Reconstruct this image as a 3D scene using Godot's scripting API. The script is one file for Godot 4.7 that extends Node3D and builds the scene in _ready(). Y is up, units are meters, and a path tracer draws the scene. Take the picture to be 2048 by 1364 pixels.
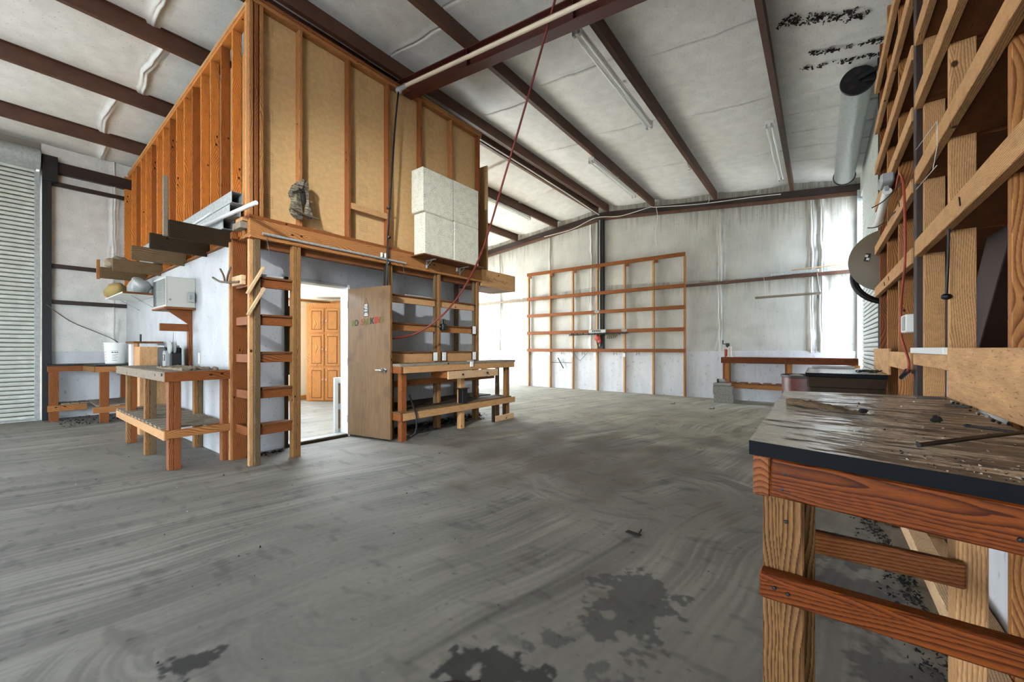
extends Node3D
# An old metal workshop: framed loft over an office, lumber racks, workbenches. x runs across the hall, -z into its depth, y up, metres.

var rng := RandomNumberGenerator.new()
var M := {}
var T := {}
var used := {}

func _ready() -> void:
	rng.seed = 11
	set_view()
	make_textures()
	make_materials()
	build_floor()
	build_walls()
	build_ceiling()
	build_office()
	build_loft()
	build_office_shelves()
	build_middle_bench()
	build_office_door()
	build_added_office_light()
	build_loft_things()
	build_left_corner()
	build_far_wall_things()
	build_right_rack()
	build_near_bench()
	build_far_bench()
	build_lights_and_lines()
	build_debris()


func set_view() -> void:
	var near := 0.05
	var cam := Camera3D.new()
	cam.name = "camera"
	add_child(cam)
	cam.position = Vector3(0, 1.235, 0)
	cam.rotation_degrees = Vector3(0, 37.32, 0)
	cam.keep_aspect = Camera3D.KEEP_HEIGHT
	cam.set_frustum(near * 1364.0 / 808.0, Vector2(0, near * 15.0 / 808.0), near, 200.0)
	cam.current = true
	var e := Environment.new()
	e.background_mode = Environment.BG_SKY
	var s := ProceduralSkyMaterial.new()
	s.sky_top_color = Color(0.70, 0.79, 0.91)
	s.sky_horizon_color = Color(0.90, 0.925, 0.945)
	s.ground_bottom_color = Color(0.45, 0.44, 0.42)
	s.ground_horizon_color = Color(0.72, 0.72, 0.70)
	s.sky_curve = 0.25
	s.sun_angle_max = 1.0
	e.sky = Sky.new()
	e.sky.sky_material = s
	e.background_energy_multiplier = SKY
	e.tonemap_mode = Environment.TONE_MAPPER_LINEAR
	e.tonemap_exposure = EXPOSURE
	e.sdfgi_enabled = true
	e.ssao_enabled = true
	e.ssil_enabled = true
	var w := WorldEnvironment.new()
	w.name = "world_environment"
	w.environment = e
	add_child(w)
	var sun := DirectionalLight3D.new()
	sun.name = "sun"
	sun.light_energy = SUN
	sun.light_color = Color(1.0, 0.99, 0.97)
	sun.light_angular_distance = 0.6
	sun.shadow_enabled = true
	sun.sky_mode = DirectionalLight3D.SKY_MODE_LIGHT_ONLY
	add_child(sun)
	sun.rotation_degrees = Vector3(-58, -100, 0)

const SKY := 5.0
const EXPOSURE := 5.9
const SUN := 5.5

# ---------------------------------------------------------------- helpers

func numbered(called: String) -> String:
	if not used.has(called):
		used[called] = 0
		return called
	used[called] += 1
	return "%s_%03d" % [called, used[called]]

func tag(o: Node3D, label: String, category: String, group := "") -> Node3D:
	o.set_meta("label", label)
	o.set_meta("category", category)
	if group != "":
		o.set_meta("group", group)
	return o

func thing(called: String, label: String, category: String, at := Vector3.ZERO, group := "") -> Node3D:
	var o := Node3D.new()
	o.name = numbered(called)
	add_child(o)
	o.position = at
	return tag(o, label, category, group)

func structure(called: String, at := Vector3.ZERO) -> Node3D:
	var o := Node3D.new()
	o.name = numbered(called)
	add_child(o)
	o.position = at
	o.set_meta("kind", "structure")
	return o

func put(parent: Node3D, called: String, mesh: Mesh, m: Material, xf := Transform3D()) -> MeshInstance3D:
	var o := MeshInstance3D.new()
	o.name = numbered(called) if parent == self else called
	o.mesh = mesh
	o.material_override = m
	o.cast_shadow = GeometryInstance3D.SHADOW_CASTING_SETTING_ON
	parent.add_child(o, true)
	o.global_transform = xf
	return o

func poly(st: SurfaceTool, pts: Array, uvs: Array) -> void:
	for i in range(1, pts.size() - 1):
		for k in [0, i, i + 1]:
			st.set_uv(uvs[k])
			st.add_vertex(pts[k])

func start(smooth := false) -> SurfaceTool:
	var st := SurfaceTool.new()
	st.begin(Mesh.PRIMITIVE_TRIANGLES)
	st.set_smooth_group(0 if smooth else -1)
	return st

func done(st: SurfaceTool) -> ArrayMesh:
	st.generate_normals()
	return st.commit()

# a box with chamfered edges; the grain runs along its longest side, uv 1 = 2 m along and 0.4 m across
func box_mesh(size: Vector3, bev := 0.003) -> ArrayMesh:
	var st := start()
	var h := size / 2.0
	var b := minf(bev, minf(h.x, minf(h.y, h.z)) * 0.45)
	var g := 0 if size.x >= size.y and size.x >= size.z else (1 if size.y >= size.z else 2)
	var off := Vector2(rng.randf(), rng.randf())
	var P := func(sx: float, sy: float, sz: float, flat: int) -> Vector3:
		var v := Vector3(sx * h.x, sy * h.y, sz * h.z)
		for a in 3:
			if a != flat:
				v[a] -= signf(v[a]) * b
		return v
	var uvof := func(v: Vector3, n: int) -> Vector2:
		var o := []
		for a in 3:
			if a != n:
				o.append(a)
		if o[1] == g:
			o = [o[1], o[0]]
		if n == g:
			return Vector2(v[o[0]] / 0.5, v[o[1]] / 0.4) + off
		return Vector2(v[o[0]] / 2.0, v[o[1]] / 0.4 + 0.21 * n) + off
	var add := func(pts: Array, n: int) -> void:
		var c := Vector3.ZERO
		for p in pts:
			c += p
		if (pts[1] - pts[0]).cross(pts[2] - pts[0]).dot(c) > 0:
			pts.reverse()
		var uvs := []
		for p in pts:
			uvs.append(uvof.call(p, n))
		poly(st, pts, uvs)
	for a in 3:
		var i := (a + 1) % 3
		var j := (a + 2) % 3
		for s in [-1, 1]:
			var pts := []
			for q in [[-1, -1], [1, -1], [1, 1], [-1, 1]]:
				var v := [0, 0, 0]
				v[a] = s
				v[i] = q[0]
				v[j] = q[1]
				pts.append(P.call(v[0], v[1], v[2], a))
			add.call(pts, a)
		for si in [-1, 1]:
			for sj in [-1, 1]:
				var v0 := [0, 0, 0]
				var v1 := [0, 0, 0]
				v0[a] = -1
				v1[a] = 1
				v0[i] = si
				v1[i] = si
				v0[j] = sj
				v1[j] = sj
				add.call([P.call(v0[0], v0[1], v0[2], i), P.call(v1[0], v1[1], v1[2], i), P.call(v1[0], v1[1], v1[2], j), P.call(v0[0], v0[1], v0[2], j)], i)
	for sx in [-1, 1]:
		for sy in [-1, 1]:
			for sz in [-1, 1]:
				add.call([P.call(sx, sy, sz, 0), P.call(sx, sy, sz, 1), P.call(sx, sy, sz, 2)], 0)
	return done(st)

func box(parent: Node3D, called: String, lo: Vector3, hi: Vector3, m: Material, bev := 0.003) -> MeshInstance3D:
	return put(parent, called, box_mesh((hi - lo).abs(), bev), m, Transform3D(Basis(), (lo + hi) / 2.0))

func bx(parent: Node3D, called: String, x0: float, x1: float, y0: float, y1: float, z0: float, z1: float, m: Material, bev := 0.003) -> MeshInstance3D:
	return box(parent, called, Vector3(minf(x0, x1), minf(y0, y1), minf(z0, z1)), Vector3(maxf(x0, x1), maxf(y0, y1), maxf(z0, z1)), m, bev)

func along(a: Vector3, b: Vector3, up := Vector3.UP) -> Transform3D:
	var x := (b - a).normalized()
	if absf(x.dot(up)) > 0.98:
		up = Vector3.RIGHT if absf(x.x) < 0.9 else Vector3.BACK
	var z := x.cross(up).normalized()
	return Transform3D(Basis(x, z.cross(x).normalized(), z), (a + b) / 2.0)

# a board from a to b, h measured along up, w across
func beam(parent: Node3D, called: String, a: Vector3, b: Vector3, h: float, w: float, m: Material, up := Vector3.UP, bev := 0.003) -> MeshInstance3D:
	return put(parent, called, box_mesh(Vector3(a.distance_to(b), h, w), bev), m, along(a, b, up))

# a profile (x to the side, y up) swept straight from a to b
func sweep(parent: Node3D, called: String, prof: Array, a: Vector3, b: Vector3, m: Material, up := Vector3.UP, smooth := false) -> MeshInstance3D:
	var st := start(smooth)
	var l := a.distance_to(b)
	var n := prof.size()
	var run := 0.0
	for i in n:
		var p: Vector2 = prof[i]
		var q: Vector2 = prof[(i + 1) % n]
		var r2 := run + p.distance_to(q)
		poly(st, [Vector3(-l / 2, p.y, p.x), Vector3(-l / 2, q.y, q.x), Vector3(l / 2, q.y, q.x), Vector3(l / 2, p.y, p.x)], [Vector2(0, run / 0.4), Vector2(0, r2 / 0.4), Vector2(l / 2, r2 / 0.4), Vector2(l / 2, run / 0.4)])
		run = r2
	st.set_smooth_group(-1)
	var tri := Geometry2D.triangulate_polygon(PackedVector2Array(prof))
	for e in [-1, 1]:
		for k in range(0, tri.size(), 3):
			var pts := []
			var uvs := []
			for j in 3:
				var p: Vector2 = prof[tri[k + j]]
				pts.append(Vector3(e * l / 2, p.y, p.x))
				uvs.append(p)
			if e > 0:
				pts.reverse()
			poly(st, pts, uvs)
	return put(parent, called, done(st), m, along(a, b, up))

# a flat plate: outline in (x, z), from y0 to y1
func plate(parent: Node3D, called: String, outline: Array, y0: float, y1: float, m: Material) -> MeshInstance3D:
	var st := start()
	var c := Vector2.ZERO
	for p in outline:
		c += p / outline.size()
	var n := outline.size()
	for i in n:
		var p: Vector2 = outline[i] - c
		var q: Vector2 = outline[(i + 1) % n] - c
		poly(st, [Vector3(p.x, y0, p.y), Vector3(q.x, y0, q.y), Vector3(q.x, y1, q.y), Vector3(p.x, y1, p.y)], [Vector2(p.x / 2, 0), Vector2(q.x / 2, 0), Vector2(q.x / 2, 0.1), Vector2(p.x / 2, 0.1)])
	var tri := Geometry2D.triangulate_polygon(PackedVector2Array(outline))
	for y in [y0, y1]:
		for k in range(0, tri.size(), 3):
			var pts := []
			var uvs := []
			for j in 3:
				var p: Vector2 = outline[tri[k + j]] - c
				pts.append(Vector3(p.x, y, p.y))
				uvs.append(Vector2(p.x, p.y))
			if (pts[1] - pts[0]).cross(pts[2] - pts[0]).y * (y - y0 - 0.00001) > 0:
				pts.reverse()
				uvs.reverse()
			poly(st, pts, uvs)
	return put(parent, called, done(st), m, Transform3D(Basis(), Vector3(c.x, 0, c.y)))

func smooth_path(pts: Array, per := 6) -> Array:
	var out := []
	for i in pts.size() - 1:
		var p0: Vector3 = pts[maxi(i - 1, 0)]
		var p1: Vector3 = pts[i]
		var p2: Vector3 = pts[i + 1]
		var p3: Vector3 = pts[mini(i + 2, pts.size() - 1)]
		for k in per:
			out.append(p1.cubic_interpolate(p2, p0, p3, float(k) / per))
	out.append(pts[-1])
	return out

func tube(parent: Node3D, called: String, pts: Array, r: float, m: Material, sides := 8, closed := false) -> MeshInstance3D:
	var st := start(true)
	var o := Vector3.ZERO
	for p in pts:
		o += p / pts.size()
	var rings := []
	var n := pts.size()
	var side := Vector3.ZERO
	var run := 0.0
	for i in n:
		var d: Vector3
		if closed:
			d = pts[(i + 1) % n] - pts[(i - 1 + n) % n]
		else:
			d = pts[mini(i + 1, n - 1)] - pts[maxi(i - 1, 0)]
		d = d.normalized()
		if side == Vector3.ZERO:
			side = d.cross(Vector3.UP if absf(d.y) < 0.9 else Vector3.RIGHT).normalized()
		else:
			side = (side - d * side.dot(d)).normalized()
		var up := d.cross(side)
		if i > 0:
			run += pts[i].distance_to(pts[i - 1])
		var ring := []
		for k in sides:
			var a := TAU * k / sides
			ring.append([pts[i] - o + (side * cos(a) + up * sin(a)) * r, Vector2(run / 2.0, float(k) / sides)])
		rings.append(ring)
	for i in (n if closed else n - 1):
		for k in sides:
			var a: Array = rings[i][k]
			var b: Array = rings[i][(k + 1) % sides]
			var c: Array = rings[(i + 1) % n][(k + 1) % sides]
			var d: Array = rings[(i + 1) % n][k]
			poly(st, [a[0], d[0], c[0], b[0]], [a[1], d[1], c[1], b[1]])
	if not closed:
		st.set_smooth_group(-1)
		for e in [0, n - 1]:
			var pp := []
			var uu := []
			for k in sides:
				pp.append(rings[e][k][0])
				uu.append(Vector2(0.5, 0.5))
			if e == 0:
				pp.reverse()
			poly(st, pp, uu)
	return put(parent, called, done(st), m, Transform3D(Basis(), o))

# (radius, height) profile turned round the y axis of xf
func lathe(parent: Node3D, called: String, prof: Array, m: Material, xf: Transform3D, seg := 24) -> MeshInstance3D:
	var st := start(true)
	for i in prof.size() - 1:
		var p: Vector2 = prof[i]
		var q: Vector2 = prof[i + 1]
		st.set_smooth_group(i)
		for k in seg:
			var a := TAU * k / seg
			var b := TAU * (k + 1) / seg
			poly(st, [Vector3(cos(a) * p.x, p.y, sin(a) * p.x), Vector3(cos(b) * p.x, p.y, sin(b) * p.x), Vector3(cos(b) * q.x, q.y, sin(b) * q.x), Vector3(cos(a) * q.x, q.y, sin(a) * q.x)], [Vector2(float(k) / seg, p.y), Vector2(float(k + 1) / seg, p.y), Vector2(float(k + 1) / seg, q.y), Vector2(float(k) / seg, q.y)])
	return put(parent, called, done(st), m, xf)

# a sheet given by its corner lists us x vs and f(u, v) -> point
func sheet(parent: Node3D, called: String, us: Array, vs: Array, f: Callable, m: Material) -> MeshInstance3D:
	var st := start(true)
	var o: Vector3 = f.call(us[us.size() / 2], vs[vs.size() / 2])
	var g := []
	for v in vs:
		var row := []
		for u in us:
			row.append(f.call(u, v) - o)
		g.append(row)
	for j in vs.size() - 1:
		for i in us.size() - 1:
			poly(st, [g[j][i], g[j][i + 1], g[j + 1][i + 1], g[j + 1][i]], [Vector2(us[i], vs[j]), Vector2(us[i + 1], vs[j]), Vector2(us[i + 1], vs[j + 1]), Vector2(us[i], vs[j + 1])])
	st.index()
	return put(parent, called, done(st), m, Transform3D(Basis(), o))

func span(a: float, b: float, step: float, extra := []) -> Array:
	var n := maxi(1, int(ceil(absf(b - a) / step)))
	var out := []
	for i in n + 1:
		out.append(lerpf(a, b, float(i) / n))
	for e in extra:
		for d in [-0.12, -0.08, -0.05, -0.03, -0.018, -0.009, 0.0, 0.009, 0.018, 0.03, 0.05, 0.08, 0.12]:
			if e + d > minf(a, b) and e + d < maxf(a, b):
				out.append(e + d)
	out.sort()
	if a > b:
		out.reverse()
	return out

# a lump: a sphere pushed about by noise
func lump(parent: Node3D, called: String, at: Vector3, size: Vector3, m: Material, rough := 0.25, seed_ := 0, seg := 10) -> MeshInstance3D:
	var nz := FastNoiseLite.new()
	nz.seed = seed_
	nz.frequency = 1.1
	var st := start(true)
	var P := func(i: int, j: int) -> Vector3:
		var a := TAU * (i % seg) / seg
		var b := PI * j / (seg / 2) - PI / 2
		var d := Vector3(cos(a) * cos(b), sin(b), sin(a) * cos(b))
		if j == 0 or j == seg / 2:
			d = Vector3(0, signf(sin(b)), 0)
		return d * size * (1.0 + rough * nz.get_noise_3dv(d))
	for j in seg / 2:
		for i in seg:
			poly(st, [P.call(i, j), P.call(i, j + 1), P.call(i + 1, j + 1), P.call(i + 1, j)], [Vector2(i, j), Vector2(i, j + 1), Vector2(i + 1, j + 1), Vector2(i + 1, j)])
	return put(parent, called, done(st), m, Transform3D(Basis(), at))

func letters(parent: Node3D, called: String, text: String, height: float, m: Material, xf: Transform3D, depth := 0.003, bold := true) -> MeshInstance3D:
	var t := TextMesh.new()
	var f := SystemFont.new()
	f.font_names = PackedStringArray(["Droid Sans"])
	if bold:
		f.font_weight = 700
	t.font = f
	t.text = text
	t.font_size = 32
	t.pixel_size = height / 23.0
	t.depth = depth
	t.curve_step = 1.0
	return put(parent, called, t, m, xf)

# ---------------------------------------------------------------- textures and materials

func noise(seed_: int, freq: float, oct := 3) -> FastNoiseLite:
	var n := FastNoiseLite.new()
	n.seed = seed_
	n.frequency = freq
	n.noise_type = FastNoiseLite.TYPE_SIMPLEX_SMOOTH
	n.fractal_octaves = oct
	if oct <= 1:
		n.fractal_type = FastNoiseLite.FRACTAL_NONE
	return n

func picture(w: int, h: int, f: Callable) -> ImageTexture:
	var rows := []
	rows.resize(h)
	var job := func(y: int) -> void:
		var line := PackedByteArray()
		line.resize(w * 3)
		var k := 0
		for x in w:
			var c: Color = f.call(x, y)
			line[k] = int(clampf(c.r, 0, 1) * 255)
			line[k + 1] = int(clampf(c.g, 0, 1) * 255)
			line[k + 2] = int(clampf(c.b, 0, 1) * 255)
			k += 3
		rows[y] = line
	WorkerThreadPool.wait_for_group_task_completion(WorkerThreadPool.add_group_task(job, h))
	var data := PackedByteArray()
	for line in rows:
		data.append_array(line)
	return ImageTexture.create_from_image(Image.create_from_data(w, h, false, Image.FORMAT_RGB8, data))

func wood_picture(seed_: int, rings: float, wander: float, contrast: float, knots: int, w := 1024, h := 256, arched := false) -> ImageTexture:
	var a := noise(seed_, 1.0, 2)
	var b := noise(seed_ + 5, 1.0, 1)
	var ks := []
	var r := RandomNumberGenerator.new()
	r.seed = seed_
	for i in knots:
		ks.append(Vector3(r.randf() * 2.0, r.randf() * 0.4, r.randf_range(0.008, 0.017)))
	return picture(w, h, func(x: int, y: int) -> Color:
		var ang := TAU * x / w
		var u := 2.0 * x / w
		var v := 0.4 * y / h
		var cx := cos(ang)
		var sx := sin(ang)
		var ring := v * rings + wander * a.get_noise_3d(cx * 0.34, sx * 0.34, v * 2.4)
		if arched:
			ring = 4.2 * pow(absf(fposmod(v / 0.1, 1.0) - 0.5) * 2.0, 1.5) + 6.0 * absf(fposmod(u / 2.0 + 0.13 * a.get_noise_2d(v * 9.0, 3.0), 1.0) - 0.5) * 2.0 + 1.3 * a.get_noise_3d(cx * 0.9, sx * 0.9, v * 5.0)
		var dark := 0.0
		for k in ks:
			var du: float = absf(u - k.x)
			du = minf(du, 2.0 - du)
			var dv: float = v - k.y
			var d: float = sqrt(du * du / 5.0 + dv * dv) / k.z
			ring += 1.5 * exp(-d * d * 0.25) * signf(dv + 0.0001)
			var d2: float = sqrt(du * du / 1.7 + dv * dv) / k.z
			dark = maxf(dark, 1.0 - smoothstep(0.55, 1.0, d2))
		var t := fposmod(ring, 1.0)
		var late := pow(t, 2.5) * (1.0 - smoothstep(0.93, 1.0, t))
		var fib := b.get_noise_3d(cx * 14.0, sx * 14.0, v * 420.0) * 0.5 + 0.5
		var blot := a.get_noise_3d(cx * 1.6 + 9.0, sx * 1.6, v * 12.0)
		var l := 1.0 - contrast * late - 0.16 * fib - 0.10 * maxf(blot, 0.0)
		l *= 1.0 - 0.62 * dark
		return Color(l, l * (1.0 - 0.16 * late - 0.10 * dark), l * (1.0 - 0.30 * late - 0.18 * dark)))

func make_textures() -> void:
	T.wood = wood_picture(3, 75.0, 6.0, 0.42, 5)
	T.wood2 = wood_picture(8, 120.0, 3.0, 0.30, 3)
	T.bold = wood_picture(24, 55.0, 7.0, 0.58, 2, 1024, 256, true)
	# weathered and dirty boards
	var n1 := noise(40, 1.0, 3)
	T.ply = picture(768, 384, func(x: int, y: int) -> Color:
		var s := n1.get_noise_2d(x * 0.02, y * 0.11) * 0.5 + n1.get_noise_2d(x * 0.06 + 40.0, y * 0.5) * 0.6
		var blot := n1.get_noise_2d(x * 0.008 + 90.0, y * 0.012)
		var l := 0.86 + 0.13 * s + 0.10 * blot
		l -= 0.25 * smoothstep(0.42, 0.6, n1.get_noise_2d(x * 0.035 + 300.0, y * 0.09))
		return Color(l, l * 0.97, l * 0.93))
	T.dirt = picture(512, 512, func(x: int, y: int) -> Color:
		var s := n1.get_noise_2d(x * 0.012, y * 0.09) + 0.6 * n1.get_noise_2d(x * 0.05 + 50.0, y * 0.05)
		var l := clampf(0.8 + 0.55 * s, 0.25, 1.0)
		return Color(l, l * 0.97, l * 0.92))
	# worn top of the nearest bench: pale laminate under smeared dark dirt, plus wall reflection painted at the left, the smears run across the bench
	for gloss in [false, true]:
		var made := picture(512, 1024, func(x: int, y: int) -> Color:
			var u := x / 512.0
			var v := y / 1024.0
			var warp := 0.02 * n1.get_noise_2d(u * 2.0, v * 6.0)
			var s := n1.get_noise_2d(u * 1.6 + 3.0, (v + warp) * 30.0) + 0.5 * n1.get_noise_2d(u * 5.0, (v + warp) * 110.0 + 7.0)
			var fine := n1.get_noise_2d(u * 16.0, v * 240.0)
			var reach := n1.get_noise_2d(u * 2.0 + 9.0, v * 2.5) * 0.5
			var pale := smoothstep(-0.12, 0.30, s + 0.35 * fine + 1.1 * (0.50 - u) + reach + 0.12)
			var blk := smoothstep(0.22, 0.5, n1.get_noise_2d(u * 2.5 + 40.0, v * 26.0) + 0.2 * fine)
			if gloss:
				var r := lerpf(lerpf(0.8, 0.22, pale), 0.6, blk)
				return Color(r, r, r)
			var base := Color(0.42, 0.37, 0.31).lerp(Color(0.60, 0.51, 0.42), clampf(0.6 + fine + s, 0.0, 1.0))
			return base.lerp(Color(0.86, 0.83, 0.78), pale * 0.85).lerp(Color(0.22, 0.19, 0.16), blk * 0.75))
		if gloss:
			T.top_gloss = made
		else:
			T.top = made
	# faced insulation: faint weave and dust
	var n2 := noise(60, 1.0, 3)
	T.vinyl = picture(512, 512, func(x: int, y: int) -> Color:
		var l := 0.95 + 0.05 * n2.get_noise_2d(x * 0.013, y * 0.013) + 0.025 * n2.get_noise_2d(x * 0.2, y * 0.03)
		var sp := n2.get_noise_2d(x * 0.11 + 70.0, y * 0.11)
		if sp > 0.56:
			l -= 0.22
		return Color(l, l * 0.995, l * 0.98))
	# the end wall's insulation: brown runs of dirt under the rafter and the girt, uv = metres
	T.endwall = picture(1400, 480, func(x: int, y: int) -> Color:
		var u := x / 1400.0 * 11.6
		var up := 4.9 - y / 480.0 * 3.8
		var l := 0.93 + 0.05 * n2.get_noise_2d(u * 1.5, up * 1.5) + 0.03 * n2.get_noise_2d(u * 22.0, up * 2.0)
		var runs := n2.get_noise_2d(u * 9.0, up * 0.5) * 0.5 + 0.5 + 0.4 * n2.get_noise_2d(u * 30.0, up * 0.9)
		var top := 5.0 - 0.1 * absf(u - 5.65)
		var d1 := clampf(1.0 - (top - up) / (0.25 + 0.75 * runs), 0.0, 1.0)
		var d2 := clampf(1.0 - (2.82 - up) / (0.10 + 0.40 * runs), 0.0, 1.0) if up < 2.82 else 0.0
		var blot := smoothstep(0.25, 0.6, n2.get_noise_2d(u * 0.9 + 30.0, up * 1.2))
		var dirt := clampf(d1 * 0.34 * runs * 1.4 + d2 * 0.28 * runs * 1.4 + blot * 0.07, 0.0, 0.6)
		if n2.get_noise_2d(u * 13.0 + 200.0, up * 13.0) > 0.60:
			dirt += 0.25
		return Color(l, l, l * 0.985).lerp(Color(0.36, 0.31, 0.22), dirt))
	# liner board with scuffs
	T.liner = picture(1024, 256, func(x: int, y: int) -> Color:
		var l := 0.94 + 0.05 * n2.get_noise_2d(x * 0.01, y * 0.01)
		var sc := n2.get_noise_2d(x * 0.02 + 11.0, y * 0.07)
		l -= 0.14 * smoothstep(0.40, 0.66, sc)
		if n2.get_noise_2d(x * 0.2 + 300.0, y * 0.2) > 0.66:
			l -= 0.18
		return Color(l, l, l))
	# paper face of drywall with white scuffs and stamped squares
	T.paper = picture(512, 1024, func(x: int, y: int) -> Color:
		var c := Color(0.90, 0.82, 0.70)
		var l := 1.0 + 0.05 * n2.get_noise_2d(x * 0.03, y * 0.03) + 0.05 * n2.get_noise_2d(x * 0.3, y * 0.3)
		c = Color(c.r * l, c.g * l, c.b * l)
		var sc := n2.get_noise_2d(x * 0.016 + y * 0.012, y * 0.05 - x * 0.02) + 0.3 * n2.get_noise_2d(x * 0.1, y * 0.1)
		c = c.lerp(Color(1.0, 0.97, 0.92), 0.55 * smoothstep(0.52, 0.75, sc))
		var sx := x - 256
		var sy := posmod(y, 205) - 100
		if absi(sx) < 26 and absi(sy) < 32:
			var line := absi(sx) > 23 or absi(sy) > 29 or (posmod(sy, 11) < 4 and n2.get_noise_2d(x * 0.5, y * 0.2) > -0.1)
			if line:
				c = c.lerp(Color(0.5, 0.45, 0.38), 0.35)
		return c)
	# oak for the cabinet, veneer for the door
	T.oak = wood_picture(77, 60.0, 8.0, 0.35, 0, 512, 256)
	T.veneer = picture(256, 512, func(x: int, y: int) -> Color:
		var l := 0.86 + 0.10 * n2.get_noise_2d(x * 0.12, y * 0.006) + 0.07 * n2.get_noise_2d(x * 0.6, y * 0.02)
		var wear := smoothstep(0.1, 0.6, n2.get_noise_2d(x * 0.008 + 5.0, y * 0.008))
		return Color(l, l, l).lerp(Color(0.62, 0.63, 0.66), 0.45 * wear))
	# polystyrene: white with dark pits
	T.foam = picture(512, 512, func(x: int, y: int) -> Color:
		var l := 0.93 + 0.05 * n2.get_noise_2d(x * 0.02, y * 0.02)
		var many := n2.get_noise_2d(x * 0.009 + 60.0, y * 0.006)
		if n2.get_noise_2d(x * 0.13 + 400.0, y * 0.13) > 0.50 - 0.30 * maxf(many, 0.0):
			l *= 0.35
		return Color(l, l * 0.99, l * 0.95))
	make_floor_picture()

const FX := -11.0
const FZ := -11.5
const FS := 12.0

func make_floor_picture() -> void:
	var n := noise(90, 1.0, 3)
	var f1 := noise(91, 1.0, 1)
	var arcs := [[Vector2(-2.12, -0.55), 0.12, 0.62, -0.2, 2.7], [Vector2(-1.80, -1.05), 0.10, 0.55, -0.6, 2.5], [Vector2(-1.6, -3.7), 0.30, 1.1, 0.2, 2.7], [Vector2(-1.0, -3.6), 0.25, 0.9, 4.2, 6.2]]
	var spills := [[Vector2(-0.74, -1.98), 0.20, 0.62], [Vector2(-0.66, -1.80), 0.12, 0.6], [Vector2(-0.80, -1.66), 0.09, 0.6], [Vector2(-0.55, -1.62), 0.06, 0.5], [Vector2(-0.92, -1.48), 0.035, 0.5], [Vector2(-0.97, -1.40), 0.03, 0.5], [Vector2(-0.70, -1.43), 0.035, 0.5], [Vector2(-0.62, -1.40), 0.045, 0.5], [Vector2(-0.98, -1.22), 0.09, 1.0], [Vector2(-1.12, -1.14), 0.07, 1.1], [Vector2(-0.86, -1.26), 0.06, 0.9], [Vector2(0.12, -2.6), 0.25, 0.5], [Vector2(0.1, -3.2), 0.22, 0.6], [Vector2(0.25, -2.1), 0.14, 0.5], [Vector2(-1.93, -0.50), 0.07, 0.9]]
	T.floor = picture(1200, 1200, func(x: int, y: int) -> Color:
		var px := FX + FS * x / 1200.0
		var pz := FZ + FS * y / 1200.0
		var w := n.get_noise_2d(px * 0.35, pz * 0.35)
		var side := px + 0.2 * pz + 0.16 * w
		var s := f1.get_noise_2d(side * 5.0, pz * 0.4) * 0.5 + f1.get_noise_2d(side * 24.0 + 9.0, pz * 0.7) * 0.5 + f1.get_noise_2d(side * 60.0 + 30.0, pz * 1.6) * 0.4 * f1.get_noise_2d(px * 0.8, pz * 0.8 + 30.0)
		var nearer := px > -3.4 and pz > -5.2
		if nearer:
			for a in arcs:
				var d := Vector2(px, pz) - (a[0] as Vector2)
				var r := d.length()
				if r < a[2] and r > a[1] * 0.5:
					var ang := fposmod(atan2(d.y, d.x), TAU)
					var m: float = smoothstep(a[2], a[2] * 0.75, r) * smoothstep(a[1] * 0.5, a[1], r) * smoothstep(a[3], a[3] + 0.6, ang) * smoothstep(a[4], a[4] - 0.6, ang)
					if m > 0.01:
						s = lerpf(s, f1.get_noise_2d(r * 12.0, ang * 0.5) * 0.6 + f1.get_noise_2d(r * 40.0, ang * 0.9) * 0.5, m)
		s = signf(s) * pow(absf(s), 0.75)
		var blot := n.get_noise_2d(px * 0.9 + 20.0, pz * 0.9)
		var patch := smoothstep(-0.35, 0.35, n.get_noise_2d(px * 0.55 + 70.0, pz * 0.55))
		var scuff := smoothstep(0.25, 0.6, n.get_noise_2d(px * 2.2 + 200.0, pz * 5.0))
		var l := 0.675 + 0.14 * s * (0.25 + 0.75 * patch) + 0.075 * blot - 0.09 * scuff + 0.02 * f1.get_noise_2d(px * 25.0, pz * 25.0)
		if nearer:
			# edge of the last pass of the broom
			var edge := px - (-1.32 + 0.203 * (-0.91 - pz))
			if absf(edge) < 0.03 and pz > -2.7 and pz < -1.0:
				l -= 0.12 * (1.0 - absf(edge) / 0.03)
		var c := Color(l, l * 0.985, l * 0.945)
		# the far half is cleaner and beige, with its stronger light put into the colour
		var lit_beige := smoothstep(-0.25, 0.25, (-5.4 - pz) * 0.35 + 0.5 * blot + 0.25 * s)
		c = c.lerp(Color(l * 1.22, l * 1.20, l * 1.10), lit_beige)
		# brown dust dragged about in front of the office bench
		var far := Vector2(px + 2.5, (pz + 4.4) * 0.8).length()
		if far < 3.5:
			var dust := smoothstep(0.0, 0.7, n.get_noise_2d(px * 1.2 + 60.0, pz * 0.7) + 0.45 * s + 0.55 - 0.36 * far)
			c = c.lerp(Color(0.45, 0.39, 0.31), 0.5 * dust)
		if px > -2.2 and pz > -3.8:
			var oil := 0.0
			var wob := 0.085 * n.get_noise_2d(px * 6.0, pz * 6.0) + 0.03 * n.get_noise_2d(px * 20.0, pz * 20.0)
			for q in spills:
				var r2: float = (Vector2(px, pz) - (q[0] as Vector2)).length() - q[1]
				if r2 < 0.16:
					oil = maxf(oil, q[2] * smoothstep(0.012, -0.012, r2 + wob * (1.0 + 4.0 * q[1])))
			c = c.lerp(Color(0.34, 0.345, 0.35), minf(oil, 0.75)) if oil <= 0.75 else c.lerp(Color(0.20, 0.20, 0.20), 0.75)
		if f1.get_noise_2d(px * 14.0 + 500.0, pz * 14.0) > 0.86:
			c = c.darkened(0.18)
		return c)

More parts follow.
